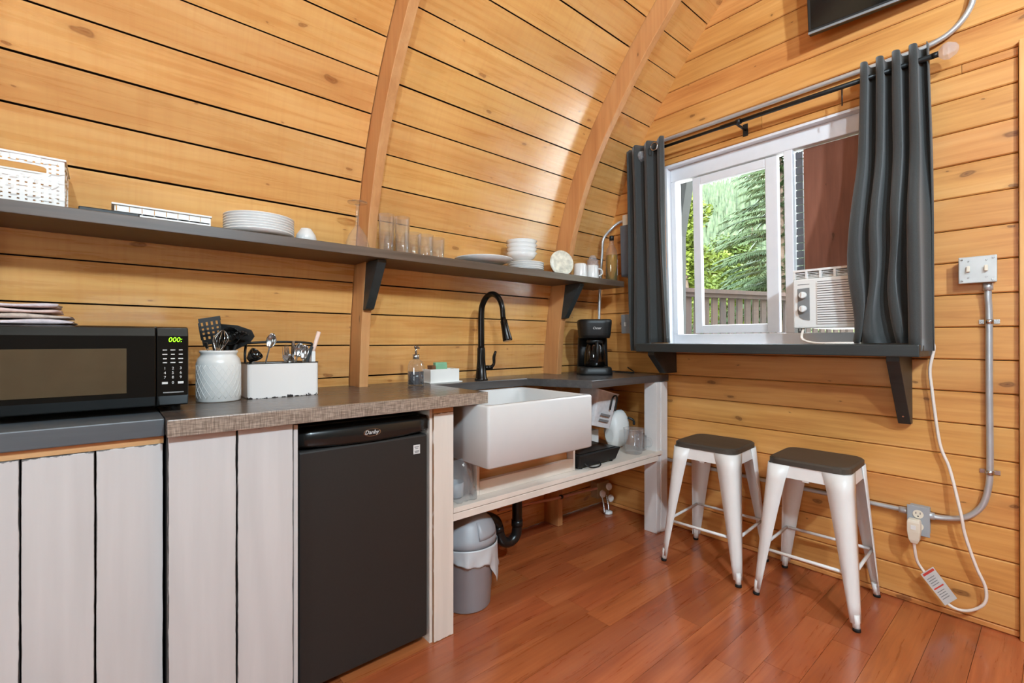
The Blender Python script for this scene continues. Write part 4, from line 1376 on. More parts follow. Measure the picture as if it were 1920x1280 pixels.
for k in range(5):
    a = PI * k / 5
    c_ = Vector((kx - 0.008, ky - 0.025, 1.065))
    e = Vector((math.cos(a), math.sin(a), 0))
    ln = Vector((0.2, 0, 1)).normalized()
    pts = [c_, c_ + e * 0.016 + ln * 0.03, c_ + e * 0.022 + ln * 0.055, c_ + ln * 0.082, c_ - e * 0.022 + ln * 0.055, c_ - e * 0.016 + ln * 0.03, c_]
    B().tube(pts, 0.0011, 5, 4).build('wire', 'steel', t)
utensil('steel handled spatula at the left edge of the crock', 'spatula', (kx + 0.01, ky - 0.02, CT + 0.032), (kx - 0.036, ky - 0.03, 1.085), [(-0.004, 0), (0.004, 0), (0.007, 0.02), (-0.008, 0.022)], 'steel', 'steel', hr=0.004)

# ------------------------------------------------------------------ cutlery caddy
cy0, cy1, cx0, cx1, cz1 = 1.792, 1.912, 0.362, 0.596, 1.034
cc = thing('cutlery_caddy', 'white enamel cutlery caddy with chipped lower edge', 'caddy', (0.48, 1.85, CT))
q = B()
def cr4(ins, z, r=0.012):
    return [(x, y_, z) for x, y_ in rrect(cx1 - cx0 - 2 * ins, cy1 - cy0 - 2 * ins, r, 4, (cx0 + cx1) / 2, (cy0 + cy1) / 2)]
q.loft([cr4(0.001, CT), cr4(0, CT + 0.003), cr4(0, cz1 - 0.002), cr4(0.0025, cz1 - 0.002), cr4(0.0025, CT + 0.004)], smooth=False)
q.build('tub', 'enamel', cc)
rm = B()
rm.loft([cr4(-0.0012, cz1 - 0.003), cr4(-0.0012, cz1), cr4(0.0035, cz1), cr4(0.0035, cz1 - 0.003)], False, False, smooth=False)
rm.build('rim', 'black', cc)
hb = B()
hb.tube([(cx0 + 0.006, 1.852, 1.0), (cx0 + 0.005, 1.852, 1.085), (cx0 + 0.03, 1.852, 1.104), (cx1 - 0.03, 1.852, 1.104), (cx1 - 0.004, 1.852, 1.085), (cx1 - 0.006, 1.852, 1.0)], 0.0042, 8, 5)
hb.build('handle', 'black', cc)
B().box(0.477, 0.479, cy0 + 0.004, cy1 - 0.004, CT + 0.005, 1.02).build('divider', 'white_pl', cc)
def cutlery(kind, label, base, tip, roll):
    t = thing('table_' + kind, label, 'cutlery', base, 'cutlery standing in the enamel caddy')
    base, tip = Vector(base), Vector(tip)
    d = (tip - base).normalized()
    side = VX - d * VX.dot(d)
    side.normalize()
    side = Matrix.Rotation(roll, 3, d) @ side
    nn = side.cross(d)
    L = (tip - base).length
    if kind == 'spoon':
        hl = L - 0.05
        flat_blade([(-0.003, 0), (0.003, 0), (0.0025, hl), (-0.0025, hl)], 0.0022, base, side, d, 'steel', 'handle', t)
        mb = B()
        rings = []
        for k in range(8):
            f = k / 7
            w_ = 0.017 * math.sin(PI * min(0.97, max(0.06, f))) ** 0.6
            dp = 0.006 * math.sin(PI * f)
            c_ = base + d * (hl + 0.052 * f) - nn * dp
            rings.append([c_ + side * w_ * u + nn * 0.006 * u * u for u in (-1, -0.5, 0, 0.5, 1)])
        mb.loft(rings, False, False, False)
        mb.build('bowl', 'steel', t, solid=0.0014)
    elif kind == 'fork':
        hl = L - 0.055
        flat_blade([(-0.003, 0), (0.003, 0), (0.0025, hl), (0.0105, hl + 0.015), (0.0105, hl + 0.026), (-0.0105, hl + 0.026), (-0.0105, hl + 0.015), (-0.0025, hl)], 0.002, base, side, d, 'steel', 'handle', t)
        for k in range(4):
            c_ = -0.009 + 0.006 * k
            flat_blade([(c_ - 0.0014, hl + 0.025), (c_ + 0.0014, hl + 0.025), (c_ + 0.0008, hl + 0.055), (c_ - 0.0008, hl + 0.055)], 0.0018, base, side, d, 'steel', 'tine', t)
    else:
        flat_blade([(-0.004, L * 0.5), (0.004, L * 0.5), (0.0065, L), (-0.005, L)], 0.006, base, side, d, 'black' if roll < 1 else 'steel', 'handle', t)
        flat_blade([(-0.006, 0), (0.004, 0.0), (0.005, L * 0.5), (-0.006, L * 0.5)], 0.0015, base, side, d, 'steel', 'blade', t)
    return t
zb = CT + 0.012
cutlery('spoon', 'tall steel spoon rising alone above the left part of the caddy', (0.405, 1.85, zb), (0.452, 1.84, 1.135), 0.3)
cutlery('spoon', 'steel spoon at the right of the caddy, bowl facing out', (0.535, 1.84, zb), (0.562, 1.83, 1.092), 0.1)
cutlery('spoon', 'steel spoon low in the middle of the caddy beside the forks', (0.50, 1.82, zb), (0.505, 1.81, 1.060), -0.2)
cutlery('spoon', 'steel spoon leaning right in the middle of the caddy', (0.51, 1.86, zb), (0.548, 1.85, 1.10), 0.5)
cutlery('fork', 'steel fork just right of the caddy divider', (0.495, 1.83, zb), (0.488, 1.82, 1.088), 0.2)
cutlery('fork', 'steel fork leaning left behind the low spoon in the caddy', (0.52, 1.87, zb), (0.502, 1.86, 1.096), -0.4)
cutlery('fork', 'steel fork near the right end of the caddy', (0.55, 1.86, zb), (0.572, 1.85, 1.085), 0.2)
cutlery('knife', 'table knife with dark handle leaning right in the caddy', (0.53, 1.82, zb), (0.578, 1.815, 1.09), 0.4)
cutlery('knife', 'all-steel table knife upright in the middle of the caddy', (0.515, 1.85, zb), (0.52, 1.84, 1.11), 1.2)
t = thing('measuring_scoop', 'black scoop hanging over the left end of the caddy', 'utensil', (0.385, 1.84, zb))
B().cyl((0.385, 1.84, zb), (0.375, 1.82, 1.05), 0.0045, n=8).build('handle', 'black', t)
B().lathe([(0.012, 0), (0.022, 0.02), (0.024, 0.036), (0.021, 0.036), (0.018, 0.02), (0.010, 0.006)], (0.372, 1.815, 1.045), 14, axis=Vector((0.5, -0.4, 0.6)), cap1=False).build('cup', 'gloss', t)
t = thing('spreader', 'pale pink handled spreader sticking out of the right end of the caddy', 'utensil', (0.565, 1.83, zb))
pk = B()
pk.tube([(0.575, 1.828, 1.03), (0.606, 1.82, 1.145)], [0.006, 0.0075, 0.008], 8)
pk.build('handle', 'pinkhandle', t)
flat_blade([(-0.012, 0), (0.012, 0), (0.009, 0.11), (-0.009, 0.11)], 0.002, (0.56, 1.832, CT + 0.02), VX, (0.12, 0, 1), 'steel', 'blade', t)
tag(B().box(0.578, 0.592, 1.815, 1.84, CT + 0.006, 1.072).build('white_scraper', 'white_pl', loc=(0.585, 1.83, CT + 0.006), bevel=0.002), 'white plastic scraper at the right end of the caddy', 'utensil')

# ------------------------------------------------------------------ soap, sponge holder
so = thing('soap_dispenser', 'clear glass soap pump bottle half full of dark soap', 'soap dispenser', (1.052, 1.885, CT))
B().lathe([(0.036, 0), (0.037, 0.004), (0.037, 0.085), (0.030, 0.105), (0.014, 0.118), (0.014, 0.128), (0.013, 0.128)], (1.052, 1.885, CT + 0.0002), 28, cap1=False).build('bottle', 'tumbler', so)
B().lathe([(0.034, 0.004), (0.0345, 0.062)], (1.052, 1.885, CT), 28).build('soap', 'soap', so)
pm = B().cyl((1.052, 1.885, CT + 0.118), (1.052, 1.885, CT + 0.138), 0.015)
pm.cyl((1.052, 1.885, CT + 0.138), (1.052, 1.885, CT + 0.17), 0.005)
pm.cyl((1.052, 1.885, CT + 0.165), (1.052, 1.885, CT + 0.178), 0.009)
pm.tube([(1.052, 1.885, CT + 0.172), (1.045, 1.86, CT + 0.172), (1.044, 1.845, CT + 0.166)], 0.004, 8)
pm.build('pump', 'steel', so)
sh = thing('sponge_holder', 'white sponge tray beside the soap bottle', 'tray', (1.225, 1.955, CT))
q = B()
q.box(1.145, 1.305, 1.915, 1.920, CT + 0.004, CT + 0.064)
q.box(1.145, 1.305, 1.985, 1.990, CT + 0.004, CT + 0.064)
q.box(1.145, 1.150, 1.920, 1.985, CT + 0.004, CT + 0.064)
q.box(1.300, 1.305, 1.920, 1.985, CT + 0.004, CT + 0.064)
q.box(1.150, 1.300, 1.920, 1.985, CT + 0.004, CT + 0.010)
q.build('box', 'white_pl', sh)
B().box(1.135, 1.318, 1.905, 1.998, CT, CT + 0.004).build('saucer', 'white_pl', sh, bevel=0.001)
def tilted(x0, x1, y0, y1, z0, z1, sh_):
    return B().hexa([(x0, y0, z0), (x1, y0, z0), (x1, y1, z0), (x0, y1, z0), (x0 + sh_, y0, z1), (x1 + sh_, y0, z1), (x1 + sh_, y1, z1), (x0 + sh_, y1, z1)])
tag(tilted(1.19, 1.255, 1.935, 1.96, CT + 0.0102, CT + 0.096, -0.006).build('sponge', 'green', loc=(1.22, 1.95, CT + 0.01), bevel=0.004), 'pale green sponge standing in the white sponge tray', 'sponge')
tag(tilted(1.165, 1.187, 1.93, 1.975, CT + 0.0102, CT + 0.082, -0.004).build('scourer', 'brownsp', loc=(1.175, 1.95, CT + 0.01), bevel=0.003), 'small brown scourer left of the green sponge', 'scourer')

# ------------------------------------------------------------------ coffee maker
cm = thing('coffee_maker', 'black drip coffee maker with glass carafe in the corner', 'coffee maker', (2.225, 1.83, CT))
cxm, cym = 2.222, 1.83
ang = math.radians(-42)
def CM(x, y_, z_):
    return (cxm + x * math.cos(ang) - y_ * math.sin(ang), cym + x * math.sin(ang) + y_ * math.cos(ang), CT + z_)
def cmloft(secs, name, mat, parent, n=6, **kw):
    mb = B()
    mb.loft([[CM(x, y_ + oy, z_) for x, y_ in rrect(w_, d_, r_, n)] for w_, d_, r_, oy, z_ in secs], smooth=True)
    return mb.build(name, mat, parent, **kw)
cmloft([(0.195, 0.22, 0.05, 0, 0), (0.198, 0.222, 0.05, 0, 0.01), (0.188, 0.215, 0.05, 0, 0.04), (0.175, 0.205, 0.05, 0, 0.045)], 'base', 'black', cm)
cmloft([(0.185, 0.085, 0.03, 0.068, 0.04), (0.175, 0.08, 0.03, 0.072, 0.22)], 'column', 'black', cm)
cmloft([(0.170, 0.205, 0.06, 0.0, 0.215), (0.180, 0.21, 0.06, 0.0, 0.235), (0.192, 0.218, 0.06, 0.0, 0.30), (0.192, 0.218, 0.06, 0.0, 0.318), (0.18, 0.2, 0.05, 0.0, 0.325)], 'reservoir', 'black', cm)
text('Oster', 0.02, 'print_white', cm, CM(0.0, -0.1105, 0.272), Vector(CM(1, 0, 0)) - Vector(CM(0, 0, 0)), (0, 0, 1), shear=0.2)
cf = B()
cf.lathe([(0.055, 0), (0.062, 0.01), (0.062, 0.07), (0.052, 0.12), (0.044, 0.145), (0.043, 0.145)], CM(0, -0.03, 0.046), 28, cap1=False)
cf = cf.build('carafe', 'carafe', cm)
B().lathe([(0.047, 0.138), (0.05, 0.15), (0.045, 0.166)], CM(0, -0.03, 0.046), 24).build('lid', 'black', cf)
hn = B().tube([CM(0.0, -0.075, 0.19), CM(0.0, -0.115, 0.18), CM(0.0, -0.12, 0.12), CM(0.0, -0.092, 0.075)], 0.0085, 8, 4)
for k in range(6):
    hn.box(-0.012 + 0.0, 0.006, -0.0, 0.0005, 0, 0.0006, lambda x, y_, z_, k=k: CM(-0.03 + x, -0.0905 + y_, 0.075 + 0.012 * k + z_))
hn.build('handle', 'black', cf)
tag(B().tube([CM(0.06, 0.10, 0.02), CM(0.14, 0.13, 0.006), CM(0.22, 0.08, 0.0055), (2.47, 1.72, CT + 0.006), (2.515, 1.80, CT + 0.03)], 0.004, 8, 5).build('power_cord', 'black', loc=(2.4, 1.8, CT)), 'thin black cord trailing behind the coffee maker', 'cord')

# ------------------------------------------------------------------ long wall shelf
SZ = 1.475
NS = 1.888
sf = thing('wall_shelf', 'long dark wooden shelf along the curved wall', 'shelf', (0.8, 1.9, 1.44))
def nsy(z):
    return wall_y(z) - 0.004
B().prism([(-1.2, 1.775), (2.40, 1.745), (2.42, 1.755), (2.42, nsy(1.475)), (2.090, nsy(1.475)), (2.090, NS), (2.040, NS), (2.040, nsy(1.475)), (0.870, nsy(1.475)), (0.870, NS), (0.820, NS), (0.820, nsy(1.475)), (-0.34, nsy(1.475)), (-0.34, NS), (-0.39, NS), (-0.39, nsy(1.475)), (-1.2, nsy(1.475))], 1.44, SZ).build('board', 'shelf', sf, bevel=0.002)
for xr in (0.825, 2.045):
    def fy_(z_):
        return rib_pts(z_, 0.113).y
    mb = B()
    mb.loft([[(x, fy_(1.439), 1.439), (x, 1.79, 1.439), (x, 1.79, 1.428), (x, fy_(1.24) - 0.03, 1.245), (x, fy_(1.24), 1.24)] for x in (xr + 0.001, xr + RW - 0.001)], smooth=False)
    mb.build('bracket', 'charcoal', sf, bevel=0.002)

# things on the shelf
def basket():
    t = thing('storage_basket', 'white perforated plastic basket at the left end of the shelf', 'basket', (-0.2, 1.87, SZ))
    x0, x1, y0, y1, z0, z1 = -0.268, -0.088, 1.79, 1.965, SZ, 1.602
    # front and back walls as lattices with real holes
    def lattice(P, L, H, nx, nz, handle=True, name='side'):
        mb = B()
        mg, mz = 0.006, 0.008
        pw, ph = (L - 2 * mg) / nx, (H - 2 * mz) / nz
        us = [0] + [mg + i * pw + pw * f for i in range(nx) for f in (0.33, 0.67)] + [L]
        vs = [0] + [mz + j * ph + ph * f for j in range(nz) for f in (0.34, 0.66)] + [H]
        i0, i1, j0, j1 = 4, len(us) - 5, len(vs) - 9, len(vs) - 3
        for i in range(len(us) - 1):
            for j in range(len(vs) - 1):
                if i % 2 == 1 and j % 2 == 1:
                    continue
                if handle and i0 <= i < i1 and j0 <= j < j1:
                    continue
                mb.add([P(us[i], vs[j]), P(us[i + 1], vs[j]), P(us[i + 1], vs[j + 1]), P(us[i], vs[j + 1])], [(0, 1, 2, 3)])
        if handle:
            ua, ub, va, vb = us[i0], us[i1], vs[j0], vs[j1]
            uc, vc = (ua + ub) / 2, (va + vb) / 2
            hw, hh = (ub - ua) / 2, (vb - va) / 2
            ro, ri = [], []
            for k in range(48):
                a = 2 * PI * k / 48
                c_, s_ = math.cos(a), math.sin(a)
                m_ = min(1 / max(1e-6, abs(c_)), 1 / max(1e-6, abs(s_)))
                ro.append(P(uc + hw * c_ * m_, vc + hh * s_ * m_))
                ri.append(P(uc + (hw - 0.004) * math.copysign(abs(c_) ** 0.5, c_), vc + (hh - 0.005) * math.copysign(abs(s_) ** 0.5, s_)))
            mb.loft([ro, ri], False, False, smooth=False)
        o = mb.build(name, 'white_pl', t)
        w = o.modifiers.new('weld', 'WELD')
        w.merge_threshold = 0.0002
        q_ = o.modifiers.new('solid', 'SOLIDIFY')
        q_.thickness = 0.0022
        return o
    H = z1 - z0
    fl_ = 0.010
    lattice(lambda u, v: (x0 + u - fl_ * 0, y0 + 0.012 - 0.012 * v / H, z0 + v), x1 - x0, H, 11, 10, True, 'front_wall')
    lattice(lambda u, v: (x0 + u, y1 - 0.012 + 0.012 * v / H, z0 + v), x1 - x0, H, 11, 10, True, 'back_wall')
    lattice(lambda u, v: (x1 - 0.006 + 0.006 * v / H, y0 + 0.012 + u * ((y1 - y0 - 0.024) / 0.15), z0 + v), 0.15, H, 9, 10, False, 'end_wall')
    lattice(lambda u, v: (x0, y0 + 0.012 + u * ((y1 - y0 - 0.024) / 0.15), z0 + v), 0.15, H, 9, 10, False, 'end_wall')
    B().box(x0, x1, y0 + 0.01, y1 - 0.01, z0, z0 + 0.003).build('bottom', 'white_pl', t)
    rm_ = B()
    for a, c_, e, f_ in ((x0 - 0.004, x1 + 0.004, y0 - 0.004, y0 + 0.003), (x0 - 0.004, x1 + 0.004, y1 - 0.003, y1 + 0.004), (x1 - 0.003, x1 + 0.004, y0 + 0.003, y1 - 0.003), (x0 - 0.004, x0 + 0.003, y0 + 0.003, y1 - 0.003)):
        rm_.box(a, c_, e, f_, z1, z1 + 0.006)
    rm_.build('rim', 'white_pl', t, bevel=0.0015)
basket()
tag(tilted(-0.06, 0.075, 1.79, 1.86, SZ, SZ + 0.014, 0.0).build('tray', 'black', loc=(0.0, 1.82, SZ), bevel=0.003), 'flat black tray lying on the shelf beside the white basket', 'tray')
# white rack tray
t = thing('drainer_tray', 'low white slotted tray on the shelf left of the plates', 'tray', (0.14, 1.89, SZ))
q = B()
x0, x1, y0, y1, z0, z1 = 0.018, 0.262, 1.868, 1.975, SZ, 1.527
for i in range(8):
    a = x0 + 0.006 + i * (x1 - x0 - 0.012) / 7.6
    q.box(a, a + 0.0285, y0, y0 + 0.003, z0 + 0.003, z1 - 0.004)
q.box(x0, x1, y0, y0 + 0.003, z0, z0 + 0.012)
q.box(x0, x1, y0, y0 + 0.003, z0 + 0.026, z0 + 0.030)
q.box(x0, x1, y1 - 0.003, y1, z0, z1 - 0.004)
q.box(x0, x0 + 0.003, y0 + 0.003, y1 - 0.003, z0, z1 - 0.004)
q.box(x1 - 0.003, x1, y0 + 0.003, y1 - 0.003, z0, z1 - 0.004)
q.box(x0 + 0.003, x1 - 0.003, y0 + 0.003, y1 - 0.003, z0, z0 + 0.003)
q.build('body', 'white_pl', t)
rm_ = B()
rm_.box(x0 - 0.007, x1 + 0.007, y0 - 0.006, y0 + 0.003, z1 - 0.004, z1 + 0.002)
rm_.box(x0 - 0.007, x1 + 0.007, y1 - 0.003, y1 + 0.004, z1 - 0.004, z1 + 0.002)
rm_.box(x0 - 0.007, x0 + 0.003, y0 + 0.003, y1 - 0.003, z1 - 0.004, z1 + 0.002)
rm_.box(x1 - 0.003, x1 + 0.007, y0 + 0.003, y1 - 0.003, z1 - 0.004, z1 + 0.002)
rm_.build('rim', 'white_pl', t, bevel=0.0015)

def plate_mesh(r, h):
    return [(r * 0.55, 0), (r * 0.62, 0.002), (r * 0.8, h * 0.35), (r, h), (r, h + 0.003), (r * 0.79, h * 0.35 + 0.004), (r * 0.6, 0.005)]
ordn = ['lowest', 'second lowest', 'third from the bottom', 'middle', 'third from the top', 'second from the top', 'topmost']
for i in range(7):
    mb = B().lathe(plate_mesh(0.113, 0.016), (0.415, 1.868, SZ + 0.0088 * i), 40)
    tag(mb.build('dinner_plate', 'ceramic', loc=(0.415, 1.868, SZ + 0.0088 * i)), 'white dinner plate, %s in the stack on the shelf' % ordn[i], 'plate', 'stack of white dinner plates')
def bowl_prof(r, h, t=0.003):
    return [(r * 0.45, 0), (r * 0.5, 0.004), (r * 0.8, h * 0.4), (r, h), (r - t, h), (r * 0.78 - t, h * 0.42), (r * 0.42, 0.008)]
tag(B().lathe([(r_, 0.058 - z_) for r_, z_ in bowl_prof(0.042, 0.058)][::-1], (0.572, 1.86, SZ), 28).build('small_bowl', 'ceramic', loc=(0.572, 1.86, SZ)), 'small white bowl upside down right of the plate stack', 'bowl')
# upturned cut-glass goblet
gb = thing('goblet', 'cut-glass goblet standing upside down on the shelf', 'goblet', (0.765, 1.845, SZ))
B().lathe([(0.045, 0), (0.047, 0.01), (0.044, 0.03), (0.034, 0.06), (0.014, 0.09), (0.008, 0.098)], (0.765, 1.845, SZ), 14, cap0=False, cap1=False, smooth=False).build('bowl', 'cutglass', gb)
B().lathe([(0.008, 0.098), (0.0065, 0.12), (0.0065, 0.175), (0.012, 0.183)], (0.765, 1.845, SZ), 12).build('stem', 'tumbler', gb)
B().lathe([(0.012, 0.183), (0.038, 0.189), (0.039, 0.193), (0.01, 0.195)], (0.765, 1.845, SZ), 28).build('foot', 'tumbler', gb)
def glass(name, label, x, y_, r0, r1, h, grp):
    t_ = B().lathe([(r0, 0), (r0, 0.002), (r0 * 1.02, 0.01), (r1, h), (r1 - 0.0025, h), (r0 - 0.003, 0.012), (0.004, 0.010)], (x, y_, SZ + 0.0003), 24)
    tag(t_.build(name, 'tumbler', loc=(x, y_, SZ)), label, 'glass', grp)
glass('tall_glass', 'tall clear glass next to the upturned goblet and rib', 0.893, 1.85, 0.029, 0.033, 0.165, 'tall clear glasses')
glass('tall_glass', 'tall clear glass nearer the short tumblers', 0.965, 1.85, 0.029, 0.033, 0.165, 'tall clear glasses')
glass('short_tumbler', 'short clear tumbler at the back beside the tall glasses', 1.045, 1.90, 0.034, 0.038, 0.118, 'short clear tumblers')
glass('short_tumbler', 'short clear tumbler in the middle of the short ones', 1.068, 1.83, 0.032, 0.036, 0.100, 'short clear tumblers')
glass('short_tumbler', 'short clear tumbler furthest right towards the big plate', 1.145, 1.86, 0.032, 0.036, 0.102, 'short clear tumblers')
tag(B().lathe([(0.05, 0), (0.062, 0.004), (0.10, 0.018), (0.145, 0.036), (0.145, 0.040), (0.10, 0.023), (0.05, 0.008)], (1.42, 1.868, SZ), 44).build('serving_plate', 'ceramic', loc=(1.42, 1.868, SZ)), 'single wide white plate on the shelf above the faucet', 'plate')
for i in range(4):
    tag(B().lathe(plate_mesh(0.098, 0.012), (1.695, 1.862, SZ + 0.011 * i), 40).build('side_plate', 'ceramic', loc=(1.695, 1.862, SZ + 0.011 * i)), 'small white plate, %s under the stacked bowls' % ['lowest', 'second lowest', 'second from the top', 'topmost'][i], 'plate', 'small plates under the bowls')
zz = SZ + 0.053
for i in range(4):
    tag(B().lathe(bowl_prof(0.082, 0.045), (1.67, 1.865, zz + 0.0215 * i), 36).build('cereal_bowl', 'ceramic', loc=(1.67, 1.865, zz + 0.0215 * i)), 'white bowl, %s in the stack on the shelf' % ['lowest', 'second lowest', 'second from the top', 'topmost'][i], 'bowl', 'stacked white bowls')
# patterned dish standing on edge
t = B().lathe([(0.02, 0), (0.04, 0.004), (0.072, 0.016), (0.072, 0.020), (0.038, 0.009)], (1.945, 1.845, SZ + 0.0705), 32, axis=Vector((-0.35, -0.9, 0.12)))
tag(t.build('patterned_dish', 'floral', loc=(1.945, 1.85, SZ)), 'floral patterned dish standing on edge beside the mugs', 'dish')
def mug(label, x, y_, hang):
    t_ = thing('mug', label, 'mug', (x, y_, SZ), 'upturned white mugs on the shelf')
    B().lathe([(0.040, 0), (0.040, 0.004), (0.037, 0.075), (0.033, 0.082), (0.01, 0.083)], (x, y_, SZ), 28).build('cup', 'ceramic', t_)
    e = Vector((math.cos(hang), math.sin(hang), 0))
    c_ = Vector((x, y_, SZ))
    B().tube([c_ + e * 0.036 + Vector((0, 0, 0.064)), c_ + e * 0.058 + Vector((0, 0, 0.058)), c_ + e * 0.062 + Vector((0, 0, 0.035)), c_ + e * 0.038 + Vector((0, 0, 0.018))], 0.0042, 8, 4).build('handle', 'ceramic', t_)
mug('upturned white mug on the shelf next to the patterned dish', 2.085, 1.82, 1.2)
mug('upturned white mug on the shelf nearer the oil bottle', 2.185, 1.815, -0.6)
t = thing('glass_jar', 'small pinkish glass jar behind the oil bottle', 'jar', (2.30, 1.92, SZ))
B().lathe([(0.04, 0), (0.042, 0.01), (0.042, 0.10), (0.034, 0.12), (0.036, 0.14), (0.03, 0.14)], (2.305, 1.91, SZ), 24).build('jar_body', 'crystal', t)
B().lathe([(0.022, 0.14), (0.026, 0.15), (0.015, 0.168)], (2.305, 1.91, SZ), 20).build('stopper', 'crystal', t)
ob = thing('oil_bottle', 'clear bottle of yellow cooking oil at the right end of the shelf', 'bottle', (2.345, 1.80, SZ))
ox, oy = 2.345, 1.795
B().lathe([(0.034, 0), (0.036, 0.004), (0.036, 0.15), (0.030, 0.19), (0.014, 0.225), (0.012, 0.262), (0.013, 0.262)], (ox, oy, SZ), 24, cap1=False).build('glass', 'tumbler', ob)
B().lathe([(0.034, 0.003), (0.0342, 0.15), (0.0335, 0.158)], (ox, oy, SZ), 24).build('oil', 'oil', ob)
B().lathe([(0.014, 0.25), (0.014, 0.275), (0.012, 0.277)], (ox, oy, SZ), 18).build('cap', 'black', ob)
lb = B()
ringa = []
for z_ in (0.035, 0.13):
    ringa.append([(ox + 0.0366 * math.cos(a), oy + 0.0366 * math.sin(a), SZ + z_) for a in [math.radians(-75 + 8 * k) for k in range(9)]])
lb.loft(ringa, False, False, False)
lbo = lb.build('label', 'printed', ob)
for z0, z1 in ((0.10, 0.112), (0.075, 0.088)):
    lb = B()
    lb.loft([[(ox + 0.0370 * math.cos(a), oy + 0.0370 * math.sin(a), SZ + z_) for a in [math.radians(-72 + 8 * k) for k in range(8)]] for z_ in (z0, z1)], False, False, False)
    lb.build('print', 'print_red', lbo)

# ------------------------------------------------------------------ under the sink
bn = thing('waste_bin', 'grey swing-lid waste bin with a white liner under the sink', 'bin', (1.165, 1.655, 0))
bx, by = 1.165, 1.655
B().lathe([(0.098, 0), (0.102, 0.006), (0.122, 0.27), (0.124, 0.272), (0.118, 0.272), (0.095, 0.01)], (bx, by, 0), 40).build('body', 'bin', bn)
lid = B().lathe([(0.127, 0.262), (0.127, 0.292), (0.122, 0.30), (0.108, 0.345), (0.082, 0.378), (0.045, 0.393), (0.01, 0.397)], (bx, by, 0), 40).build('lid', 'bin', bn)
fp = B()
rings = []
for j in range(7):
    z_ = 0.30 + 0.085 * j / 6
    r_ = 0.1225 if z_ < 0.30 else max(0.03, math.sqrt(max(0.0001, 1 - ((z_ - 0.292) / 0.106) ** 2)) * 0.126)
    rings.append([(bx + r_ * math.cos(a), by + r_ * math.sin(a), z_) for a in [math.radians(-100 + 12 * k * (1 - 0.3 * j / 6)) for k in range(9)]])
fp.loft(rings, False, False, False)
fp.build('swing_flap', 'bin', lid, solid=0.002)
ln = B()
rings = []
n = 64
for j in range(11):
    f = j / 10
    ring = []
    for k in range(n):
        a = 2 * PI * k / n
        da = math.degrees(a) % 360
        drop = 0.055
        pk1 = math.exp(-((da - 318) / 26) ** 2) * 0.125
        pk2 = math.exp(-((da - 352) / 14) ** 2) * 0.05
        pk3 = math.exp(-((da - 250) / 25) ** 2) * 0.02
        z_ = 0.268 - f * (drop + pk1 + pk2 + pk3)
        r_ = 0.1275 - 0.09 * (0.27 - z_) * 0.85 + 0.004 + (0.005 * math.sin(9 * a + 3 * f) + 0.004 * math.sin(17 * a)) * f + 0.03 * pk2 / 0.05 * f * f + 0.01 * pk1 / 0.1 * f
        ring.append((bx + r_ * math.cos(a), by + r_ * math.sin(a), z_))
    rings.append(ring)
ln.loft(rings, False, False)
ln.build('liner', 'liner', bn, solid=0.0012)

dp = thing('drain_pipe', 'black plastic drain pipe with a trap below the sink', 'pipe', (1.5, 1.8, 0.1))
tx, ty = 1.545, 1.76
B().tube([(tx, ty, 0.424), (tx, ty, 0.26), (tx, ty, 0.19), (tx - 0.012, ty, 0.145), (tx - 0.05, ty + 0.005, 0.125), (tx - 0.09, ty + 0.01, 0.145), (tx - 0.105, ty + 0.015, 0.19), (tx - 0.115, ty + 0.02, 0.235), (tx - 0.15, ty + 0.03, 0.262), (tx - 0.19, ty + 0.08, 0.268), (tx - 0.2, 2.05, 0.27)], 0.025, 16, 6).build('trap', 'pipe', dp)
B().cyl((tx, ty, 0.195), (tx, ty, 0.225), 0.0285).build('collar', 'pipe', dp)
B().cyl((tx - 0.106, ty + 0.015, 0.19), (tx - 0.112, ty + 0.018, 0.215), 0.0285).build('collar', 'pipe', dp)
wp = thing('water_pipe', 'thin pinkish water pipe clipped along the wall under the sink', 'pipe', (1.9, 1.93, 0.18))
B().tube([(1.56, 1.93, 0.22), (1.75, 1.93, 0.208), (2.0, 1.932, 0.188), (2.2, 1.935, 0.178), (2.42, 1.94, 0.165)], 0.0075, 10, 4).build('tube', 'copper', wp)
B().lathe([(0.013, -0.007), (0.013, 0.007)], (2.045, 1.9325, 0.186), 12, axis=(1, 0, -0.05)).build('clip', 'black', wp)
vl = thing('shutoff_valve', 'brass valve block with white taps on the wall under the sink', 'valve', (2.42, 1.96, 0.02))
q = B().box(2.38, 2.50, 1.93, 1.99, 0.10, 0.20)
q.build('manifold', 'brass', vl, bevel=0.006)
for x, y_, z_ in ((2.40, 1.92, 0.135), (2.47, 1.925, 0.165), (2.49, 1.925, 0.085)):
    B().lathe([(0.008, 0), (0.022, 0.012), (0.024, 0.02), (0.014, 0.026)], (x, y_, z_), 12, axis=Vector((-0.2, -1, 0.2))).build('tap_handle', 'white_pl', vl)
for x in (2.42, 2.465):
    B().tube([(x, 1.93, 0.11), (x, 1.915, 0.06), (x - 0.01, 1.90, 0.012)], 0.007, 8, 4).build('supply_tube', 'steel', vl)
B().lathe([(0.03, 0), (0.03, 0.012), (0.015, 0.018)], (2.45, 1.905, 0.0), 16).build('drain_cap', 'white_pl', vl)
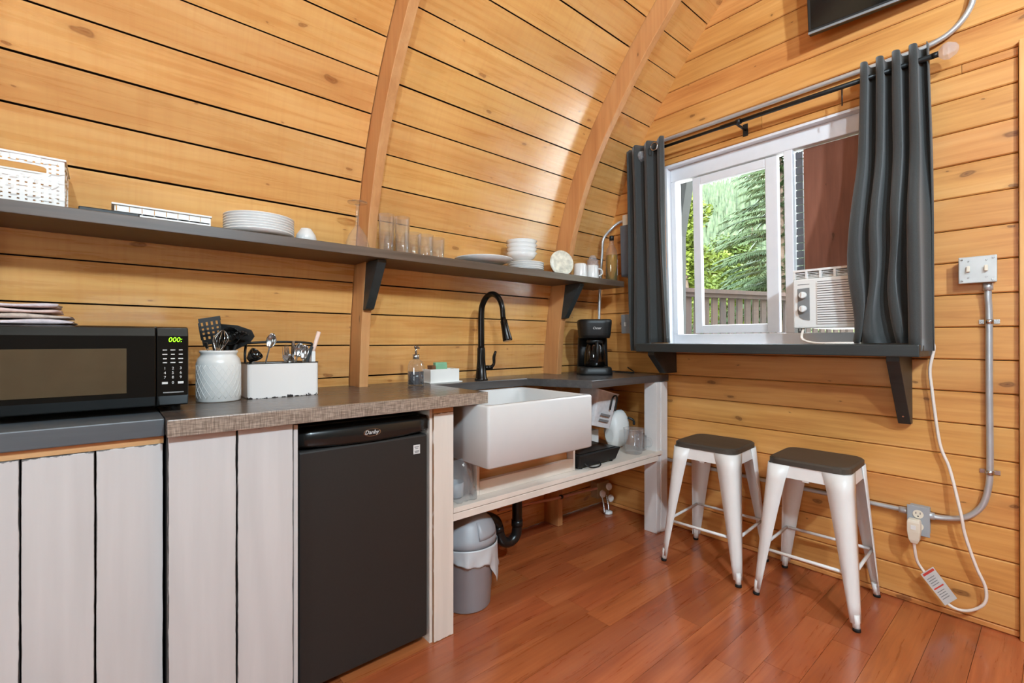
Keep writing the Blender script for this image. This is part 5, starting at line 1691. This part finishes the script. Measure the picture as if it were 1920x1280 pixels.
# clear plastic bags left of the cradle
bgm = B()
rings = []
for j in range(14):
    f = j / 13
    z_ = 0.4755 + 0.165 * f
    ring = []
    for k in range(28):
        a = 2 * PI * k / 28
        r_ = (0.062 + 0.010 * math.sin(5 * a + 4 * f) + 0.007 * math.sin(11 * a - 6 * f)) * (1 - 0.35 * f ** 3)
        ring.append((1.083 + r_ * math.cos(a), 1.60 + r_ * 1.15 * math.sin(a), z_ + 0.008 * math.sin(3 * a) * f))
    rings.append(ring)
bgm.loft(rings, True, False)
tag(bgm.build('plastic_bag', 'clearbag', loc=(1.083, 1.6, 0.4755)), 'crumpled clear plastic bag on the low shelf left of the sink cradle', 'bag')
tag(B().lathe([(0.028, 0), (0.033, 0.004), (0.035, 0.06), (0.033, 0.06), (0.03, 0.006)], (1.075, 1.605, 0.478), 20).build('plastic_cup', 'greybox', loc=(1.075, 1.605, 0.478)), 'grey cup inside the clear plastic bag', 'cup')
# hot plate
hpt = thing('hot_plate', 'flat black hot plate under the right end of the sink', 'hot plate', (1.9, 1.64, 0.476))
q = B().hexa([(1.765, 1.545, 0.484), (2.055, 1.545, 0.484), (2.055, 1.74, 0.484), (1.765, 1.74, 0.484), (1.755, 1.535, 0.545), (2.085, 1.535, 0.545), (2.085, 1.76, 0.545), (1.755, 1.76, 0.545)])
q.build('body', 'black', hpt, bevel=0.004)
B().box(1.775, 2.065, 1.555, 1.745, 0.5455, 0.5485).build('cooking_surface', 'gloss', hpt, bevel=0.001)
for x in (1.79, 2.03):
    for y_ in (1.56, 1.72):
        B().cyl((x, y_, 0.4756), (x, y_, 0.486), 0.01).build('foot', 'rubber', hpt)
B().tube([(1.80, 1.545, 0.50), (1.82, 1.522, 0.484), (1.87, 1.516, 0.4795), (1.91, 1.53, 0.481), (1.92, 1.548, 0.495)], 0.0035, 8, 5).build('cable', 'rubber', hpt)
# mixer, jugs, tub
mxr = thing('hand_mixer', 'white hand mixer lying at the back of the low shelf', 'mixer', (2.30, 1.72, 0.476))
q = B()
rings = []
for j, (x, w_, z0, z1) in enumerate(((2.225, 0.03, 0.52, 0.60), (2.235, 0.045, 0.50, 0.66), (2.26, 0.052, 0.478, 0.685), (2.30, 0.054, 0.478, 0.70), (2.34, 0.05, 0.478, 0.70), (2.365, 0.04, 0.50, 0.68), (2.378, 0.02, 0.54, 0.65))):
    rings.append([(x, 1.72 + w_ * math.cos(2 * PI * k / 16), (z0 + z1) / 2 + (z1 - z0) / 2 * math.sin(2 * PI * k / 16)) for k in range(16)])
q.loft(rings)
q.build('body', 'white_pl', mxr)
B().tube([(2.352, 1.68, 0.655), (2.37, 1.655, 0.64), (2.355, 1.64, 0.62)], 0.007, 8, 3).build('switch', 'black', mxr)
mj = thing('measuring_jug', 'clear glass measuring jug in front of the mixer', 'jug', (2.265, 1.58, 0.476))
B().lathe([(0.044, 0), (0.047, 0.004), (0.056, 0.135), (0.058, 0.14), (0.054, 0.138), (0.045, 0.01)], (2.265, 1.58, 0.4757), 28, cap1=False).build('vessel', 'cutglass', mj)
B().tube([(2.235, 1.54, 0.59), (2.215, 1.515, 0.58), (2.217, 1.515, 0.53), (2.235, 1.54, 0.51)], 0.006, 8, 4).build('handle', 'cutglass', mj)
t = thing('glass_mug', 'clear glass mug with handle beside the stand post', 'mug', (2.36, 1.6, 0.476))
B().lathe([(0.03, 0), (0.034, 0.004), (0.036, 0.085), (0.033, 0.085), (0.03, 0.01)], (2.36, 1.60, 0.4757), 24, cap1=False).build('vessel', 'cutglass', t)
B().tube([(2.372, 1.567, 0.55), (2.385, 1.545, 0.54), (2.384, 1.545, 0.505), (2.372, 1.567, 0.495)], 0.0045, 8, 4).build('handle', 'cutglass', t)
tub = thing('dish_tub', 'white printed plastic tub leaning behind the sink on the low shelf', 'tub', (2.02, 1.88, 0.476))
q = B()
def tilt(x, y_, z_):
    return (2.115 + x + 0.30 * z_, 1.75 + y_, 0.625 + z_ - 0.25 * x)
q.loft([[tilt(x * s_, y_ * s_, z_) for x, y_ in rrect(0.20, 0.15, 0.03, 4)] for s_, z_ in ((0.85, 0.0), (1.0, 0.19), (1.05, 0.195), (0.97, 0.188), (0.82, 0.006))], smooth=False)
q.build('shell', 'printed', tub)
B().tube([tilt(0.02, -0.082, 0.10), tilt(0.02, -0.088, 0.17), tilt(0.055, -0.088, 0.175), tilt(0.065, -0.082, 0.10)], 0.005, 8, 4).build('hook', 'black', tub)
for z_ in (0.03, 0.06):
    B().box(-0.05, 0.03, -0.069, -0.067, z_, z_ + 0.012, lambda x, y_, zz_: tilt(x, y_ - 0.004 - 0.03 * zz_ / 0.19, zz_)).build('print', 'acgrey', tub)
tag(B().box(2.02, 2.2, 1.778, 1.91, 0.4757, 0.59).build('carton', 'white_plain', loc=(2.11, 1.84, 0.4757), bevel=0.002), 'white carton under the leaning tub on the low shelf', 'box')

# ------------------------------------------------------------------ pendant lamp of the room, and an added fill lamp behind the camera
def pendant(label, x, y_, z_, top, power):
    t_ = thing('pendant_lamp', label, 'lamp', (x, y_, z_), 'opal pendant lamps')
    B().cyl((x, y_, z_ + 0.1), (x, y_, top), 0.004, n=8).build('cable', 'black', t_)
    B().lathe([(0.03, 0.085), (0.03, 0.11), (0.012, 0.12)], (x, y_, z_), 16).build('cap', 'black', t_)
    B().lathe([(0.02, -0.10), (0.07, -0.085), (0.10, -0.02), (0.085, 0.05), (0.03, 0.085)], (x, y_, z_), 28, cap1=False).build('globe', 'tumbler', t_)
    li = bpy.data.lights.new('bulb', 'POINT')
    li.energy = power
    li.color = (0.69, 0.875, 1.0)
    li.shadow_soft_size = 0.06
    lo = bpy.data.objects.new('bulb', li)
    COL.objects.link(lo)
    lo.parent = t_
    lo.location = (0, 0, -0.01)
pendant('glass globe pendant lamp over the middle of the room', 0.55, -1.25, 2.72, 3.46, LAMP_W * 1.7)
pendant('added fill lamp in a glass globe behind the camera', -0.35, -1.0, 2.72, 3.5, LAMP_W * 1.0)  # added as soft fill for the cupboards and the left wall

# ------------------------------------------------------------------ outdoors
g = B()
n = 40
def hill_z(x, y_):
    d = math.hypot(x, y_)
    return -0.35 + max(0, d - 24) ** 1.1 * 0.21 + 1.2 * math.sin(x * 0.07 + 1) * max(0, min(1, (d - 22) / 30)) + 2.0 * math.sin(y_ * 0.05) * max(0, min(1, (d - 40) / 40))
rings = []
for i in range(n + 1):
    d = 3.2 + (i / n) ** 1.6 * 150
    rings.append([(d * math.cos(a), d * math.sin(a), hill_z(d * math.cos(a), d * math.sin(a))) for a in [math.radians(-75 + 4.6 * k) for k in range(41)]])
g.loft(rings, False, False, False)
struct(g.build('hillside_ground', 'grass'))
rnd = random.Random(11)
ft = B()
for i in range(11000):
    a = math.radians(rnd.uniform(-2, 46))
    d = 34 + 116 * rnd.random() ** 0.7
    x, y_ = d * math.cos(a), d * math.sin(a)
    z_ = hill_z(x, y_)
    h_ = rnd.uniform(2.2, 5.8) * (0.6 + 0.4 * d / 100)
    r_ = h_ * rnd.uniform(0.12, 0.18)
    n_ = 5
    a0 = rnd.random() * 6
    for q0, q1, rr in ((0.0, 0.62, 1.0), (0.35, 1.0, 0.62)):
        base = [(x + r_ * rr * rnd.uniform(0.6, 1.2) * math.cos(a0 + 2 * PI * k / n_), y_ + r_ * rr * rnd.uniform(0.6, 1.2) * math.sin(a0 + 2 * PI * k / n_), z_ + h_ * (q0 + rnd.uniform(0, 0.12))) for k in range(n_)]
        ft.add(base + [(x, y_, z_ + h_ * q1)], [(k, (k + 1) % n_, n_) for k in range(n_)])
fo = ft.build('hillside_forest', 'forest')
tag(fo, 'distant conifer forest covering the hillside outside the window', 'forest')
fo['kind'] = 'stuff'

def leafy_tree(label, x, y_, h, r, mat, nl, seed, leaf=0.11):
    rn = random.Random(seed)
    z0 = hill_z(x, y_)
    t_ = thing('leafy_tree', label, 'tree', (x, y_, z0), 'leafy trees beyond the deck')
    B().tube([(x, y_, z0), (x + 0.05, y_, z0 + h * 0.5), (x, y_ + 0.05, z0 + h * 0.85)], [0.07, 0.05, 0.015], 8, 3).build('trunk', 'bark', t_)
    mb = B()
    clumps = []
    for i in range(22):
        a = rn.random() * 2 * PI
        f = rn.random()
        zz_ = z0 + h * (0.12 + 0.85 * f)
        rad = r * (0.95 - 0.75 * f) * (0.4 + 0.6 * rn.random())
        clumps.append((x + rad * math.cos(a), y_ + rad * math.sin(a), zz_, r * (0.28 + 0.25 * rn.random())))
    for i in range(nl):
        cx_, cy_, cz_, cr_ = rn.choice(clumps)
        v = Vector((rn.gauss(0, 1), rn.gauss(0, 1), rn.gauss(0, 1))).normalized() * cr_ * (0.6 + 0.4 * rn.random())
        p = Vector((cx_, cy_, cz_)) + Vector((v.x, v.y, v.z * 0.7))
        s_ = leaf * (0.5 + 0.8 * rn.random())
        u = Vector((rn.gauss(0, 1), rn.gauss(0, 1), rn.gauss(0, 0.5))).normalized()
        w_ = u.cross(Vector((rn.gauss(0, 1), rn.gauss(0, 1), rn.gauss(0, 1)))).normalized()
        mb.add([p - u * s_, p - w_ * s_ * 0.45, p + u * s_, p + w_ * s_ * 0.45], [(0, 1, 2, 3)])
    o = mb.build('foliage', mat, t_)
def polar(u, D):
    k_ = (u - 960) / 885.0
    return D * (0.6516 + 0.7585 * k_), D * (0.7585 - 0.6516 * k_)
for i, (u, D, h_, r_, mt, lab) in enumerate(((1285, 8.5, 4.3, 1.0, 'leaf1', 'bright green leafy tree seen at the left edge of the window'), (1335, 12.5, 3.7, 1.3, 'leaf1', 'light green leafy tree in the middle of the window view'), (1385, 11.0, 3.0, 1.3, 'leaf1', 'low bright leafy shrub tree behind the deck railing'), (1425, 13.0, 3.4, 1.4, 'leaf2', 'mid green leafy tree below the spruce'), (1300, 16.0, 4.4, 1.5, 'leaf2', 'mid green leafy tree further up at the left of the view'), (1372, 19.0, 5.6, 1.8, 'leaf2', 'tall mid green leafy tree at the foot of the hillside'), (1450, 10.0, 2.7, 1.1, 'leaf1', 'bright leafy bush at the right end of the railing'))):
    x, y_ = polar(u, D)
    leafy_tree(lab, x, y_, h_ + (-hill_z(x, y_) * 0), r_, mt, 9000, 40 + i, 0.045 + 0.0018 * D)
def spruce(label, x, y_, h, r, seed):
    rn = random.Random(seed)
    z0 = hill_z(x, y_)
    t_ = thing('spruce_tree', label, 'tree', (x, y_, z0), 'spruces beyond the deck')
    B().tube([(x, y_, z0), (x, y_, z0 + h)], [0.14, 0.02], 8).build('trunk', 'bark', t_)
    mb = B()
    for i in range(420):
        f = rn.random() ** 0.85
        zz_ = z0 + h * (0.1 + 0.9 * f)
        L_ = r * (1 - f) ** 0.8 * rn.uniform(0.7, 1.1) + 0.1
        a = rn.random() * 2 * PI
        e = Vector((math.cos(a), math.sin(a), 0))
        sd = Vector((-math.sin(a), math.cos(a), 0))
        m_ = max(4, int(L_ * 24))
        for k in range(m_):
            q_ = (k + 0.5) / m_
            p = Vector((x, y_, zz_)) + e * L_ * q_ + Vector((0, 0, -0.28 * L_ * q_ * q_ + 0.1 * L_ * q_))
            w_ = 0.13 * (1 - q_ * 0.6) * min(1, L_)
            for s_ in (-1, 1):
                tip = p + sd * s_ * w_ + e * 0.10 + Vector((0, 0, -0.05 - 0.06 * rn.random()))
                mb.add([p - e * 0.025, p + e * 0.025, tip], [(0, 1, 2)])
    mb.build('branches', 'needle', t_)
x, y_ = polar(1462, 9.0)
spruce('tall spruce with drooping branches at the right of the window view', x, y_, 6.5, 1.7, 3)
x, y_ = polar(1410, 22.0)
spruce('smaller spruce standing further back beyond the leafy trees', x, y_, 7.0, 1.6, 5)

# deck, railing, roof brace
A = Vector((*polar(1250, 4.1), 0))
Bv = Vector((*polar(1500, 4.65), 0))
dv = (Bv - A)
Lr = dv.length
dv.normalize()
nv = Vector((-dv.y, dv.x, 0))
dk = B()
dk.prism([(2.75, -7.0), (2.75, 4.2), (3.2, 4.2), (A.x - dv.x * 0.8 + 0.05, A.y - dv.y * 0.8), (Bv.x + dv.x * 1.0, Bv.y + dv.y * 1.0), (6.6, -0.5), (7.5, -7.0)], -0.3, 0.42)  # unseen deck, widened to reflect daylight onto the curved wall
struct(dk.build('deck_floor', 'decking'))
rl = thing('deck_railing', 'weathered brown deck railing of upright boards outside the window', 'railing', (A.x, A.y, 0.42))
def rbox(s0, s1, t0, t1, z0, z1):
    return B().hexa([A + dv * s_ + nv * t_ + Vector((0, 0, z_)) for z_ in (z0, z1) for s_, t_ in ((s0, t0), (s1, t0), (s1, t1), (s0, t1))])
rbox(-0.6, Lr + 0.8, -0.07, 0.07, 1.535, 1.57).build('top_rail', 'rail', rl)
rbox(-0.6, Lr + 0.8, -0.045, -0.008, 1.50, 1.535).build('side_rail', 'rail', rl)
rbox(-0.6, Lr + 0.8, -0.045, -0.008, 0.5, 0.6).build('side_rail', 'rail', rl)
s_ = -0.58
while s_ < Lr + 0.75:
    rbox(s_, s_ + 0.06, -0.006, 0.014, 0.45, 1.53).build('baluster', 'rail', rl)
    s_ += 0.098
for s_ in (-0.55, Lr + 0.7):
    rbox(s_, s_ + 0.09, 0.016, 0.1, 0.42, 1.534).build('post', 'rail', rl)
br = B()
bx_, by_ = polar(1268, 3.6)
br.hexa([(bx_ - 0.05 + dx_, by_ - 0.05 + dy_ - (0.0 if z_ < 2 else 0.14), z_) for z_ in (1.9, 2.75) for dx_, dy_ in ((0, 0), (0.1, 0), (0.1, 0.1), (0, 0.1))])
br.box(bx_ - 0.05, bx_ + 0.05, by_ - 0.05, by_ + 0.10, 0.42, 2.75)
tag(br.build('porch_post', 'darkroof', loc=(bx_, by_, 0.42)), 'dark porch post with brace outside the left edge of the window', 'post')

for o in bpy.data.objects:
    if '_o' in o:
        del o['_o']
